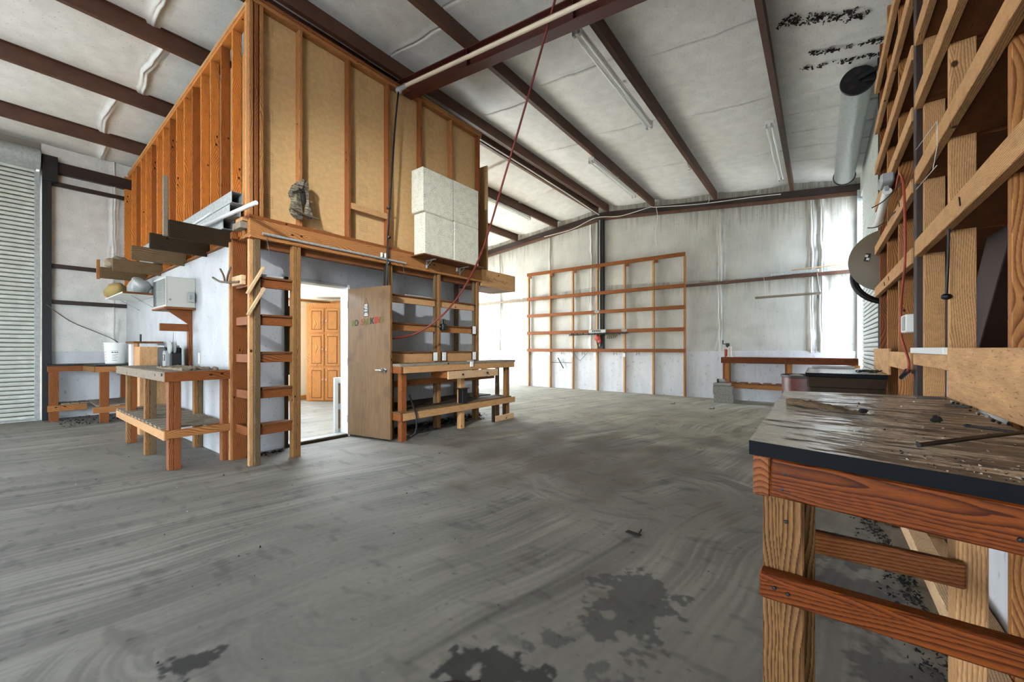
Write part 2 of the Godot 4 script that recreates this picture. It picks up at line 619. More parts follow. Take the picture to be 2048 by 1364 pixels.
func mat(called: String, col: Color, rough := 0.8, tex: Texture2D = null, metal := 0.0) -> StandardMaterial3D:
	var m := StandardMaterial3D.new()
	m.resource_name = called
	m.albedo_color = col
	m.roughness = rough
	m.metallic = metal
	if tex:
		m.albedo_texture = tex
	M[called] = m
	return m

func tri(m: StandardMaterial3D, scale: float, world := true) -> StandardMaterial3D:
	m.uv1_triplanar = true
	m.uv1_world_triplanar = world
	m.uv1_scale = Vector3.ONE * scale
	return m

func grain(m: StandardMaterial3D, freq: float, lo: Color, hi: Color, scale: float, seed_ := 1) -> StandardMaterial3D:
	var t := NoiseTexture2D.new()
	t.width = 256
	t.height = 256
	t.seamless = true
	t.noise = noise(seed_, freq, 4)
	var g := Gradient.new()
	g.set_color(0, lo)
	g.set_color(1, hi)
	t.color_ramp = g
	m.albedo_texture = t
	return tri(m, scale)

func make_materials() -> void:
	# timber
	mat("pine", Color(0.76, 0.53, 0.32), 0.6, T.wood)
	mat("pine_red", Color(0.62, 0.38, 0.21), 0.5, T.wood)
	mat("pine_bold", Color(0.52, 0.26, 0.07), 0.5, T.bold)
	mat("pine_pale", Color(0.86, 0.68, 0.48), 0.7, T.wood2)
	mat("pine_raw", Color(0.93, 0.80, 0.63), 0.75, T.wood2)
	mat("pine_brown", Color(0.62, 0.46, 0.28), 0.7, T.wood)
	mat("pine_leg", Color(0.58, 0.43, 0.26), 0.65, T.bold)
	mat("old_board", Color(0.50, 0.42, 0.31), 0.85, T.wood)
	mat("grey_board", Color(0.62, 0.59, 0.53), 0.85, T.wood2)
	mat("dark_board", Color(0.24, 0.19, 0.13), 0.7, T.wood)
	mat("plywood", Color(0.86, 0.69, 0.51), 0.7, T.ply)
	mat("plywood_dark", Color(0.50, 0.32, 0.19), 0.7, T.ply)
	mat("oak", Color(0.85, 0.58, 0.30), 0.4, T.oak)
	mat("oak_groove_shade", Color(0.42, 0.24, 0.10), 0.5)  # darker oak: shade of the door grooves put into the colour
	mat("loft_stud", Color(0.93, 0.60, 0.29), 0.6, T.wood)
	mat("loft_stud_red", Color(0.70, 0.42, 0.20), 0.6, T.wood)
	mat("door_veneer", Color(0.50, 0.39, 0.27), 0.45, T.veneer)
	for k in ["pine", "pine_red", "pine_bold", "pine_pale", "pine_raw", "pine_brown", "pine_leg", "old_board", "grey_board", "dark_board", "plywood", "plywood_dark", "loft_stud", "loft_stud_red"]:
		M[k].metallic_specular = 0.3
	# sheets
	mat("vinyl", Color(0.87, 0.87, 0.86), 0.55, T.vinyl)
	M.vinyl.uv1_scale = Vector3(0.5, 0.5, 1)
	mat("endwall", Color(0.77, 0.77, 0.75), 0.55, T.endwall)
	mat("liner", Color(0.82, 0.83, 0.84), 0.6, T.liner)
	tri(M.liner, 0.4)
	mat("white_paint", Color(0.735, 0.75, 0.77), 0.6, T.vinyl)
	tri(M.white_paint, 0.35)
	mat("cream_paint", Color(0.90, 0.87, 0.78), 0.7)
	mat("ceiling_white", Color(0.88, 0.88, 0.86), 0.8)
	mat("paper", Color(0.86, 0.76, 0.60), 0.85, T.paper)
	mat("foam", Color(0.90, 0.89, 0.84), 0.9, T.foam)
	tri(M.foam, 0.9)
	mat("siding", Color(0.50, 0.47, 0.43), 0.6)
	# steel
	grain(mat("primer", Color(0.36, 0.23, 0.16), 0.5), 0.02, Color(0.8, 0.8, 0.8), Color(1, 1, 1), 0.8, 3)
	mat("primer_dark", Color(0.17, 0.115, 0.10), 0.45)
	mat("primer_red", Color(0.30, 0.13, 0.10), 0.45)
	mat("black_steel", Color(0.05, 0.05, 0.055), 0.5)
	grain(mat("galvanised", Color(0.74, 0.76, 0.75), 0.4, null, 0.35), 0.05, Color(0.8, 0.8, 0.8), Color(1, 1, 1), 1.5, 4)
	mat("chrome", Color(0.8, 0.8, 0.8), 0.15, null, 1.0)
	grain(mat("curtain", Color(0.83, 0.85, 0.82), 0.4, null, 0.15), 0.02, Color(0.86, 0.86, 0.84), Color(1, 1, 1), 1.0, 5)
	mat("white_enamel", Color(0.88, 0.88, 0.86), 0.35)
	mat("tube_glass", Color(0.92, 0.92, 0.90), 0.2)
	mat("grey_enamel", Color(0.62, 0.63, 0.62), 0.4)
	mat("ac_enamel", Color(0.74, 0.73, 0.69), 0.5)
	# others
	grain(mat("concrete", Color(0.60, 0.59, 0.55), 0.9), 0.05, Color(0.72, 0.72, 0.72), Color(1, 1, 1), 2.0, 6)
	mat("ground", Color(0.58, 0.58, 0.57), 0.95)
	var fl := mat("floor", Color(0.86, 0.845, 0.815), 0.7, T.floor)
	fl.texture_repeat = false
	var dn := NoiseTexture2D.new()
	dn.width = 512
	dn.height = 512
	dn.seamless = true
	dn.noise = noise(99, 0.05, 5)
	var g := Gradient.new()
	g.set_color(0, Color(0.70, 0.70, 0.70))
	g.set_color(1, Color(1.0, 1.0, 1.0))
	dn.color_ramp = g
	fl.detail_enabled = true
	fl.detail_albedo = dn
	fl.detail_blend_mode = BaseMaterial3D.BLEND_MODE_MUL
	fl.detail_uv_layer = BaseMaterial3D.DETAIL_UV_2
	mat("bench_top", Color(0.97, 0.96, 0.94), 1.0, T.top)
	M.bench_top.roughness_texture = T.top_gloss
	mat("laminate_edge", Color(0.04, 0.05, 0.07), 0.6)
	M.laminate_edge.metallic_specular = 0.25
	mat("dirty_top", Color(0.66, 0.62, 0.56), 0.28, T.dirt)
	mat("black_rubber", Color(0.035, 0.035, 0.035), 0.5)
	mat("black_plastic", Color(0.03, 0.03, 0.03), 0.4)
	mat("red_rubber", Color(0.42, 0.13, 0.09), 0.5)
	mat("orange_rubber", Color(0.60, 0.24, 0.15), 0.5)
	mat("white_plastic", Color(0.90, 0.90, 0.88), 0.35)
	mat("white_cord", Color(0.85, 0.84, 0.80), 0.5)
	mat("cream_pipe", Color(0.84, 0.78, 0.68), 0.4)
	mat("pvc", Color(0.80, 0.80, 0.80), 0.4)
	grain(mat("rust_drum", Color(0.44, 0.15, 0.10), 0.4), 0.03, Color(0.6, 0.55, 0.6), Color(1, 1, 1), 1.6, 7)
	mat("dish_brown", Color(0.47, 0.42, 0.34), 0.45)
	mat("canvas", Color(0.66, 0.61, 0.53), 0.95, T.dirt)
	mat("cardboard", Color(0.50, 0.42, 0.33), 0.9, T.dirt)
	mat("leather", Color(0.50, 0.47, 0.40), 0.8, T.dirt)
	mat("leather_dark", Color(0.12, 0.10, 0.08), 0.7)
	mat("antler", Color(0.36, 0.30, 0.23), 0.6)
	mat("yellow_foam", Color(0.74, 0.66, 0.42), 0.9, T.dirt)
	mat("mud", Color(0.13, 0.10, 0.07), 0.95)
	mat("litter", Color(0.09, 0.085, 0.08), 0.95)
	mat("litter_pale", Color(0.72, 0.69, 0.63), 0.9)
	mat("red_paint", Color(0.55, 0.09, 0.07), 0.45)
	mat("green_paint", Color(0.33, 0.34, 0.08), 0.45)
	mat("black_paint", Color(0.04, 0.04, 0.05), 0.5)
	mat("red_tool", Color(0.62, 0.22, 0.13), 0.5)
	mat("leafy", Color(0.30, 0.27, 0.18), 0.9)
	mat("ink", Color(0.12, 0.12, 0.14), 0.7)
	mat("print_grey", Color(0.55, 0.55, 0.53), 0.6)
	mat("sign_blue", Color(0.16, 0.22, 0.26), 0.5)
	var glow := mat("lamp_glow", Color(0.95, 0.97, 1.0), 0.5)
	glow.emission_enabled = true
	glow.emission = Color(0.92, 0.96, 1.0)
	glow.emission_energy_multiplier = 1.5
	mat("grout", Color(0.35, 0.34, 0.32), 0.9)

# ---------------------------------------------------------------- the shell

const XL := -10.7
const XR := 0.66
const ZF := -11.0
const ZB := 6.0
const RIDGE := -5.03

func under(x: float) -> float:   # underside of the purlins
	return 5.2 - (0.1 if x > RIDGE else 0.107) * absf(x - RIDGE)

func skin(x: float) -> float:
	return under(x) + 0.2

func build_floor() -> void:
	var f := structure("floor")
	var st := start()
	var s := Vector3(FX, 0, FZ)
	var cs := [Vector3(FX, 0, FZ), Vector3(FX + FS, 0, FZ), Vector3(FX + FS, 0, FZ + FS), Vector3(FX, 0, FZ + FS)]
	for k in [0, 1, 2, 0, 2, 3]:
		var p: Vector3 = cs[k] - s
		st.set_uv(Vector2(p.x / FS, p.z / FS))
		st.set_uv2(Vector2(p.x / 0.9, p.z / 0.9))
		st.add_vertex(cs[k])
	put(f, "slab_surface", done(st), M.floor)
	bx(f, "slab", -11.0, 2.5, -0.25, -0.004, -11.4, 6.4, M.concrete)
	bx(f, "slab_surface", FX, FX + FS, -0.02, 0.0, FZ + FS, 6.3, M.concrete, 0.0)
	var g := structure("ground_outside")
	bx(g, "ground", -60, -11.0, -0.4, -0.03, -60, 60, M.ground)
	bx(g, "ground", -11.0, 1.4, -0.4, -0.03, 6.4, 60, M.ground)
	bx(g, "ground", 2.5, 60, -0.4, -0.03, -60, 60, M.ground)

# faced insulation between girts: gathers at the seams, puckers and slow waves. n is the outward normal side
func insulation(parent: Node3D, o: Vector3, u: Vector3, v: Vector3, n: Vector3, w: float, h: float, seams: Array, m: Material, s := 0) -> void:
	var nz := noise(200 + s, 1.0, 2)
	var us := span(0.0, w, 0.09, seams)
	var vs := span(0.0, h, 0.09)
	sheet(parent, "insulation_sheet", us, vs, func(a: float, b: float) -> Vector3:
		var d := 0.018 * nz.get_noise_2d(a * 1.1, b * 0.6)
		d += 0.010 * pow(maxf(nz.get_noise_2d(a * 7.0 + 30.0, b * 2.4), 0.0), 1.5) * 2.2
		d += 0.003 * nz.get_noise_2d(a * 9.0, b * 0.7)
		for q in seams:
			var r: float = a - q + 0.02 * nz.get_noise_2d(b * 1.4, q)
			if absf(r) < 0.14:
				d += 0.035 * exp(-r * r / 0.0012) + 0.02 * exp(-pow(r - 0.06, 2.0) / 0.0005) * (0.6 + nz.get_noise_2d(b * 2.0, 9.0)) + 0.012 * sin(r * 150.0 + b * 2.0) * exp(-r * r / 0.006)
		return o + u * a + v * b + n * d, m)

func build_walls() -> void:
	# left side wall: an open roll-up doorway at each end, a closed one between, an office window
	var wl := structure("wall_left")
	var cuts := [[6.0, 5.6, 0, 0], [5.6, 2.8, 3.9, 9], [2.8, 2.4, 0, 0], [2.4, -0.6, 4.25, 9], [-0.6, -2.05, 0, 0], [-2.05, -4.45, 2.25, 0.6], [-4.45, -7.2, 0, 0], [-7.2, -10.3, 3.8, 9], [-10.3, -11.0, 0, 0]]
	for c in cuts:
		if c[2] == 0:
			bx(wl, "siding", XL - 0.12, XL - 0.03, 0, 5.0, c[0], c[1], M.siding)
		else:
			bx(wl, "siding", XL - 0.12, XL - 0.03, c[2], 5.0, c[0], c[1], M.siding)
			if c[3] < 9:
				bx(wl, "siding", XL - 0.12, XL - 0.03, 0, c[3], c[0], c[1], M.siding)
	bx(wl, "liner_board", XL - 0.03, XL - 0.005, 0, 1.18, -0.62, -1.75, M.liner)
	insulation(wl, Vector3(XL, 1.18, -0.62), Vector3(0, 0, -1), Vector3.UP, Vector3.RIGHT, 1.15, 3.6, [0.9], M.vinyl, 4)
	insulation(wl, Vector3(XL, 0.0, -5.7), Vector3(0, 0, -1), Vector3.UP, Vector3.RIGHT, 1.5, 4.7, [0.3], M.vinyl, 5)
	insulation(wl, Vector3(XL, 0.0, -10.3), Vector3(0, 0, -1), Vector3.UP, Vector3.RIGHT, 0.7, 4.25, [0.3], M.vinyl, 8)
	insulation(wl, Vector3(XL, 3.8, -7.2), Vector3(0, 0, -1), Vector3.UP, Vector3.RIGHT, 3.8, 1.0, [1.2], M.vinyl, 6)
	insulation(wl, Vector3(XL, 3.95, 6.0), Vector3(0, 0, -1), Vector3.UP, Vector3.RIGHT, 3.4, 0.75, [1.2], M.vinyl, 7)
	for y in [2.05, 2.68, 4.12]:
		bx(wl, "girt", XL, XL + 0.07, y - 0.035, y + 0.035, -0.7, -1.78, M.primer_dark, 0.002)
	bx(wl, "eave_strut", XL, XL + 0.09, 4.30, 4.50, -0.75, -1.78, M.primer_dark, 0.002)
	bx(wl, "door_jamb", XL, XL + 0.14, 0, 4.55, -0.62, -0.73, M.black_steel, 0.002)
	bx(wl, "bracket_plate", XL + 0.0, XL + 0.16, 4.12, 4.56, -0.62, -0.80, M.black_steel, 0.002)
	rollup("door_1", XL + 0.02, -0.56, 2.35, 4.3, -1.0)
	var d := get_node("door_1")
	bx(d, "guide_rail", XL + 0.0, XL + 0.07, 0, 4.25, -0.54, -0.60, M.galvanised, 0.002)
	bx(d, "guide_rail", XL + 0.0, XL + 0.07, 0, 4.25, 2.33, 2.39, M.galvanised, 0.002)
	var hood := []
	for k in 13:
		var a := PI * 1.05 * k / 12 - 0.1
		hood.append(Vector2(-0.02 + 0.24 * sin(a), 4.46 - 0.17 * cos(a)))
	hood.append(Vector2(-0.06, 4.63))
	hood.append(Vector2(-0.06, 4.28))
	var hp := []
	for p in hood:
		hp.append(Vector2(-p.x, p.y - 4.45))
	sweep(d, "hood", hp, Vector3(XL + 0.06, 4.45, -0.60), Vector3(XL + 0.06, 4.45, 2.4), M.galvanised, Vector3.UP, true)

	# the end wall
	var wf := structure("wall_far")
	bx(wf, "siding", XL - 0.1, 1.4, 0, 5.45, ZF - 0.16, ZF - 0.07, M.siding)
	bx(wf, "liner_board", XL, -7.7, 0, 1.18, ZF - 0.03, ZF + 0.012, M.liner)
	bx(wf, "liner_board", -7.7, -5.2, 0, 1.175, ZF - 0.03, ZF + 0.01, M.liner)
	bx(wf, "liner_board", -5.2, -2.7, 0, 1.18, ZF - 0.03, ZF + 0.012, M.liner)
	bx(wf, "liner_board", -2.7, -1.2, 0, 1.17, ZF - 0.03, ZF + 0.01, M.liner)
	bx(wf, "liner_board", -1.2, XR, 0, 1.18, ZF - 0.03, ZF + 0.012, M.liner)
	var w := XR - XL
	var seams := [1.8, 3.85, 5.3, 8.75, 10.55, 10.72]
	var nz := noise(210, 1.0, 2)
	sheet(wf, "insulation_sheet", span(0.0, w, 0.07, seams), span(0.0, 1.0, 0.022), func(a: float, b: float) -> Vector3:
		var x := XL + a
		var y := 1.15 + b * (skin(x) - 1.15)
		var dd := 0.02 * nz.get_noise_2d(a * 0.8, y * 0.6) + 0.010 * pow(maxf(nz.get_noise_2d(a * 6.0 + 30.0, y * 2.2), 0.0), 1.5) * 2.4 + 0.003 * nz.get_noise_2d(a * 10.0, y * 0.6)
		var pin := minf(absf(y - 2.85), absf(y - 1.2))
		dd += 0.018 * exp(-pin * 3.0) * pow(maxf(nz.get_noise_2d(a * 9.0, y * 3.0 + 40.0), 0.0), 1.2) * 3.0
		for q in seams:
			var r: float = a - q + 0.025 * nz.get_noise_2d(y * 1.2, q)
			if absf(r) < 0.16:
				dd += 0.04 * exp(-r * r / 0.0015) + 0.025 * exp(-pow(r - 0.07, 2.0) / 0.0006) * (0.6 + nz.get_noise_2d(y * 2.0, 9.0)) + 0.012 * sin(r * 140.0 + y * 2.0) * exp(-r * r / 0.008)
		return Vector3(x, y, ZF - 0.03 + dd), end_uv(M.endwall, w))
	for k in [[XL, -7.66], [-7.66, -2.74], [-2.74, XR]]:
		bx(wf, "girt", k[0], k[1], 2.81, 2.88, ZF, ZF + 0.055, M.primer if k[0] > -7.7 else M.grey_board, 0.002)
	for s in [[XL, RIDGE], [RIDGE, XR]]:
		beam(wf, "rake_angle", Vector3(s[0], under(s[0]) - 0.19, ZF + 0.03), Vector3(s[1], under(s[1]) - 0.19, ZF + 0.03), 0.075, 0.06, M.primer, Vector3.UP, 0.002)
		beam(wf, "end_rafter", Vector3(s[0], under(s[0]) - 0.07, ZF + 0.02), Vector3(s[1], under(s[1]) - 0.07, ZF + 0.02), 0.15, 0.05, M.primer_dark, Vector3.UP, 0.002)
	bx(wf, "end_column", -5.17, -4.99, 1.185, 5.0, ZF + 0.0, ZF + 0.10, M.black_steel, 0.003)
	bx(wf, "conduit", -5.11, -5.08, 1.3, 4.97, ZF + 0.10, ZF + 0.13, M.galvanised, 0.01)

	# right side wall: roll-up doorway at the far end, its curtain off the far guide; a lumber recess beside the benches, deepened to stay dark
	var wr := structure("wall_right")
	bx(wr, "siding", XR + 0.05, XR + 0.14, 4.3, 5.0, -11.0, -6.55, M.siding)
	bx(wr, "siding", XR + 0.05, XR + 0.14, 0, 5.0, -11.0, -10.93, M.siding)
	bx(wr, "liner_board", XR + 0.0, XR + 0.05, 4.35, 5.0, -11.0, -6.55, M.curtain)
	bx(wr, "siding", XR + 0.02, 2.4, 0, 5.0, -6.50, -6.60, M.siding)
	bx(wr, "siding", 2.30, 2.40, 0, 4.85, -6.6, 2.6, M.siding)
	bx(wr, "siding", 0.65, 2.4, 0.0, 5.0, 2.5, 2.6, M.siding)
	bx(wr, "added_recess_roof", 1.2, 2.4, 4.70, 4.80, -6.6, 2.6, M.siding)  # added roof, closes the deepened recess to keep it dark
	bx(wr, "siding", 1.20, 1.30, 4.3, 5.0, 2.6, 5.8, M.siding)
	bx(wr, "siding", 1.20, 1.30, 0, 5.0, 5.8, 6.0, M.siding)
	bx(wr, "liner_board", 0.63, 0.65, 0.0, 1.2, -6.45, 2.5, M.liner)
	bx(wr, "door_jamb", XR - 0.02, XR + 0.05, 0, 4.4, -10.93, -10.97, M.galvanised, 0.002)
	bx(wr, "door_jamb", XR + 0.0, XR + 0.06, 0, 4.9, -6.55, -6.66, M.galvanised, 0.002)
	rollup("door_2", XR + 0.02, -10.40, -6.62, 4.75, 1.0)
	var d2 := get_node("door_2")
	lathe(d2, "barrel", [Vector2(0.0, -1.78), Vector2(0.16, -1.78), Vector2(0.16, 1.78), Vector2(0.0, 1.78)], M.galvanised, Transform3D(Basis(Vector3.RIGHT, PI / 2), Vector3(0.38, 4.63, -8.52)), 32)
	for z in [-6.73, -10.31]:
		lathe(d2, "barrel_rim", [Vector2(0.0, -0.02), Vector2(0.175, -0.02), Vector2(0.18, 0.0), Vector2(0.175, 0.02), Vector2(0.0, 0.02)], M.black_steel, Transform3D(Basis(Vector3.RIGHT, PI / 2), Vector3(0.38, 4.63, z)), 32)
	for k in 5:
		var a := TAU * k / 5 + 0.3
		lathe(d2, "wheel_hole", [Vector2(0.0, 0.0), Vector2(0.035, 0.0), Vector2(0.035, 0.006), Vector2(0.0, 0.006)], M.primer_dark, Transform3D(Basis(Vector3.RIGHT, PI / 2), Vector3(0.38 + 0.1 * cos(a), 4.63 + 0.1 * sin(a), -6.706)), 12)
	beam(d2, "bracket_arm", Vector3(0.38, 4.63, -6.69), Vector3(0.62, 4.70, -6.66), 0.05, 0.03, M.black_steel, Vector3.UP, 0.004)
	beam(d2, "bracket_arm", Vector3(0.42, 4.58, -6.68), Vector3(0.60, 4.55, -6.66), 0.025, 0.02, M.black_steel, Vector3.UP, 0.004)
	bx(d2, "bracket_plate", 0.56, 0.66, 4.45, 4.86, -6.62, -6.68, M.black_steel)
	bx(d2, "guide_rail", 0.565, 0.61, 0.0, 4.5, -6.60, -6.66, M.black_steel)
	sweep(d2, "guide_rail", [Vector2(-0.02, -0.03), Vector2(0.02, -0.03), Vector2(0.02, 0.03), Vector2(-0.02, 0.03)], Vector3(XR - 0.02, 0.0, -10.95), Vector3(XR - 0.02, 4.5, -10.95), M.galvanised)

	# the wall behind the camera
	var wb := structure("wall_back")
	for k in [[XL - 0.12, -3.8, 0.0, 5.5], [-1.2, 1.3, 0.0, 5.5], [-3.8, -1.2, 2.4, 5.5]]:
		bx(wb, "siding", k[0], k[1], k[2], k[3], ZB, ZB + 0.1, M.siding)
		bx(wb, "insulation_sheet", k[0] + (0.12 if k[0] < -5 else 0.0), k[1] - (0.1 if k[1] > 1 else 0.0), k[2], k[3] - 0.1, ZB - 0.03, ZB, M.vinyl)

func end_uv(m: StandardMaterial3D, w: float) -> StandardMaterial3D:
	m.uv1_scale = Vector3(1.0 / 11.6, -1.0, 1)
	m.uv1_offset = Vector3(0, 1.0, 0)
	return m

# a roll-up door's curtain of interlocking slats, each one bowed
func rollup(called: String, x: float, z0: float, z1: float, h: float, face: float) -> void:
	var d := structure(called, Vector3(x, 0, (z0 + z1) / 2))
	var pitch := 0.0725
	var prof := [Vector2(-0.008, 0), Vector2(-0.008, 0.004), Vector2(0.014, 0.005), Vector2(0.022, 0.014), Vector2(0.025, 0.034), Vector2(0.022, 0.052), Vector2(0.012, 0.061), Vector2(-0.008, 0.062), Vector2(-0.008, 0.0735), Vector2(-0.012, 0.0735), Vector2(-0.012, 0.0)]
	for i in prof.size():
		prof[i].x *= face
	var n := int(h / pitch)
	var first: MeshInstance3D
	for k in n:
		var y := 0.03 + k * pitch
		if first == null:
			first = sweep(d, "slat", prof, Vector3(x, y, z0), Vector3(x, y, z1), M.curtain)
		else:
			put(d, "slat", first.mesh, M.curtain, Transform3D(first.global_basis, Vector3(x, y, (z0 + z1) / 2)))
	var joint: MeshInstance3D
	for k in n - 1:
		var y := 0.03 + k * pitch + 0.0675
		if joint == null:
			joint = bx(d, "slat_joint", x - 0.007, x + 0.009, y - 0.0045, y + 0.0045, z0 + 0.01, z1 - 0.01, M.primer_dark, 0.001)
		else:
			put(d, "slat_joint", joint.mesh, M.primer_dark, Transform3D(Basis(), Vector3(x + 0.001, y, (z0 + z1) / 2)))
	bx(d, "bottom_bar", x - 0.025, x + 0.025, 0.0, 0.03, z0, z1, M.galvanised, 0.004)

func build_ceiling() -> void:
	var c := structure("ceiling")
	for s in [[XL - 0.2, RIDGE], [RIDGE, 1.4]]:
		beam(c, "roof_sheet", Vector3(s[0], skin(s[0]) + 0.11, (ZB + ZF) / 2), Vector3(s[1], skin(s[1]) + 0.11, (ZB + ZF) / 2), 0.06, ZB - ZF + 1.0, M.siding)
	var xs := [XL - 0.05, -9.7, -8.15, -6.6, -5.2, -4.88, -3.57, -2.05, -0.5, 1.25]
	var nz := noise(220, 1.0, 2)
	for i in xs.size() - 1:
		var a: float = xs[i]
		var b: float = xs[i + 1]
		var seams := []
		var off := [-5.25, -7.0, -9.0, -3.4, -1.35, 0.4, 2.2, 4.0]
		for q in off:
			seams.append(q + 0.12 * sin(i * 2.3))
		if i == xs.size() - 2:
			seams = [-7.2, -7.75, -8.4, -9.05, -9.7, -3.4]
		var us := span(a, b, 0.12)
		var lastbay := i == xs.size() - 2
		sheet(c, "insulation_sheet", us, span(ZF - 0.05, ZB, 0.14, seams), func(u: float, v: float) -> Vector3:
			var t := (u - a) / (b - a)
			var mid := sqrt(maxf(sin(PI * t), 0.0))
			var dd := -0.055 * sin(PI * t) + 0.010 * mid * nz.get_noise_2d(u * 1.5, v * 1.2)
			var z := v
			for q in seams:
				var r: float = v - q
				if absf(r) < 0.35:
					z += exp(-r * r / 0.03) * (0.12 * sin(PI * t) * (0.5 + nz.get_noise_2d(q * 3.0, i * 5.0)) + 0.03 * mid * nz.get_noise_2d(u * 2.0, q))
					if u < -5.2:
						dd += mid * (-0.05 * exp(-r * r / 0.002) + 0.014 * sin(r * 110.0 + u * 4.0) * exp(-r * r / 0.006))
					elif lastbay:
						dd += mid * (0.035 * exp(-r * r / 0.00010) - 0.012 * exp(-pow(r + 0.04, 2.0) / 0.0008))
					else:
						dd += mid * (0.03 * exp(-r * r / 0.00008) - 0.012 * exp(-pow(r - 0.035, 2.0) / 0.0006) - 0.010 * exp(-pow(r + 0.035, 2.0) / 0.0006))
			return Vector3(u, skin(u) + dd, z), M.vinyl)
	for i in range(1, xs.size() - 1):
		var x: float = xs[i]
		var y: float = under(x)
		var pr := [Vector2(-0.035, 0), Vector2(0.03, 0), Vector2(0.03, 0.02), Vector2(0.026, 0.02), Vector2(0.026, 0.004), Vector2(-0.031, 0.004), Vector2(-0.031, 0.196), Vector2(-0.09, 0.196), Vector2(-0.09, 0.2), Vector2(-0.035, 0.2)]
		sweep(c, "purlin", pr, Vector3(x, y, ZF + 0.02), Vector3(x, y, ZB), M.primer)
	for z in [-3.8, 3.4]:
		for s in [[XL + 0.05, RIDGE], [RIDGE, 0.55]]:
			var y0: float = under(s[0])
			var y1: float = under(s[1])
			beam(c, "rafter_web", Vector3(s[0], y0 - 0.125, z), Vector3(s[1], y1 - 0.125, z), 0.24, 0.012, M.primer_red, Vector3.UP, 0.001)
			beam(c, "rafter_flange", Vector3(s[0], y0 - 0.007, z), Vector3(s[1], y1 - 0.007, z), 0.012, 0.15, M.primer_red, Vector3.UP, 0.001)
			beam(c, "rafter_flange", Vector3(s[0], y0 - 0.243, z), Vector3(s[1], y1 - 0.243, z), 0.012, 0.15, M.primer_red, Vector3.UP, 0.001)
		for k in [-9.7, -8.15, -6.6, -3.57, -2.05, -0.5]:
			bx(c, "web_stiffener", k - 0.005, k + 0.005, under(k) - 0.24, under(k), z - 0.07, z + 0.07, M.primer_red, 0.001)
	bx(c, "frame_column", 0.50, 0.60, 0.0, 4.5, -3.80, -3.70, M.primer_dark, 0.004)
	bx(c, "frame_column", 0.50, 0.60, 0.0, 4.5, 3.35, 3.45, M.primer_dark, 0.004)

# ---------------------------------------------------------------- the office and the loft on it

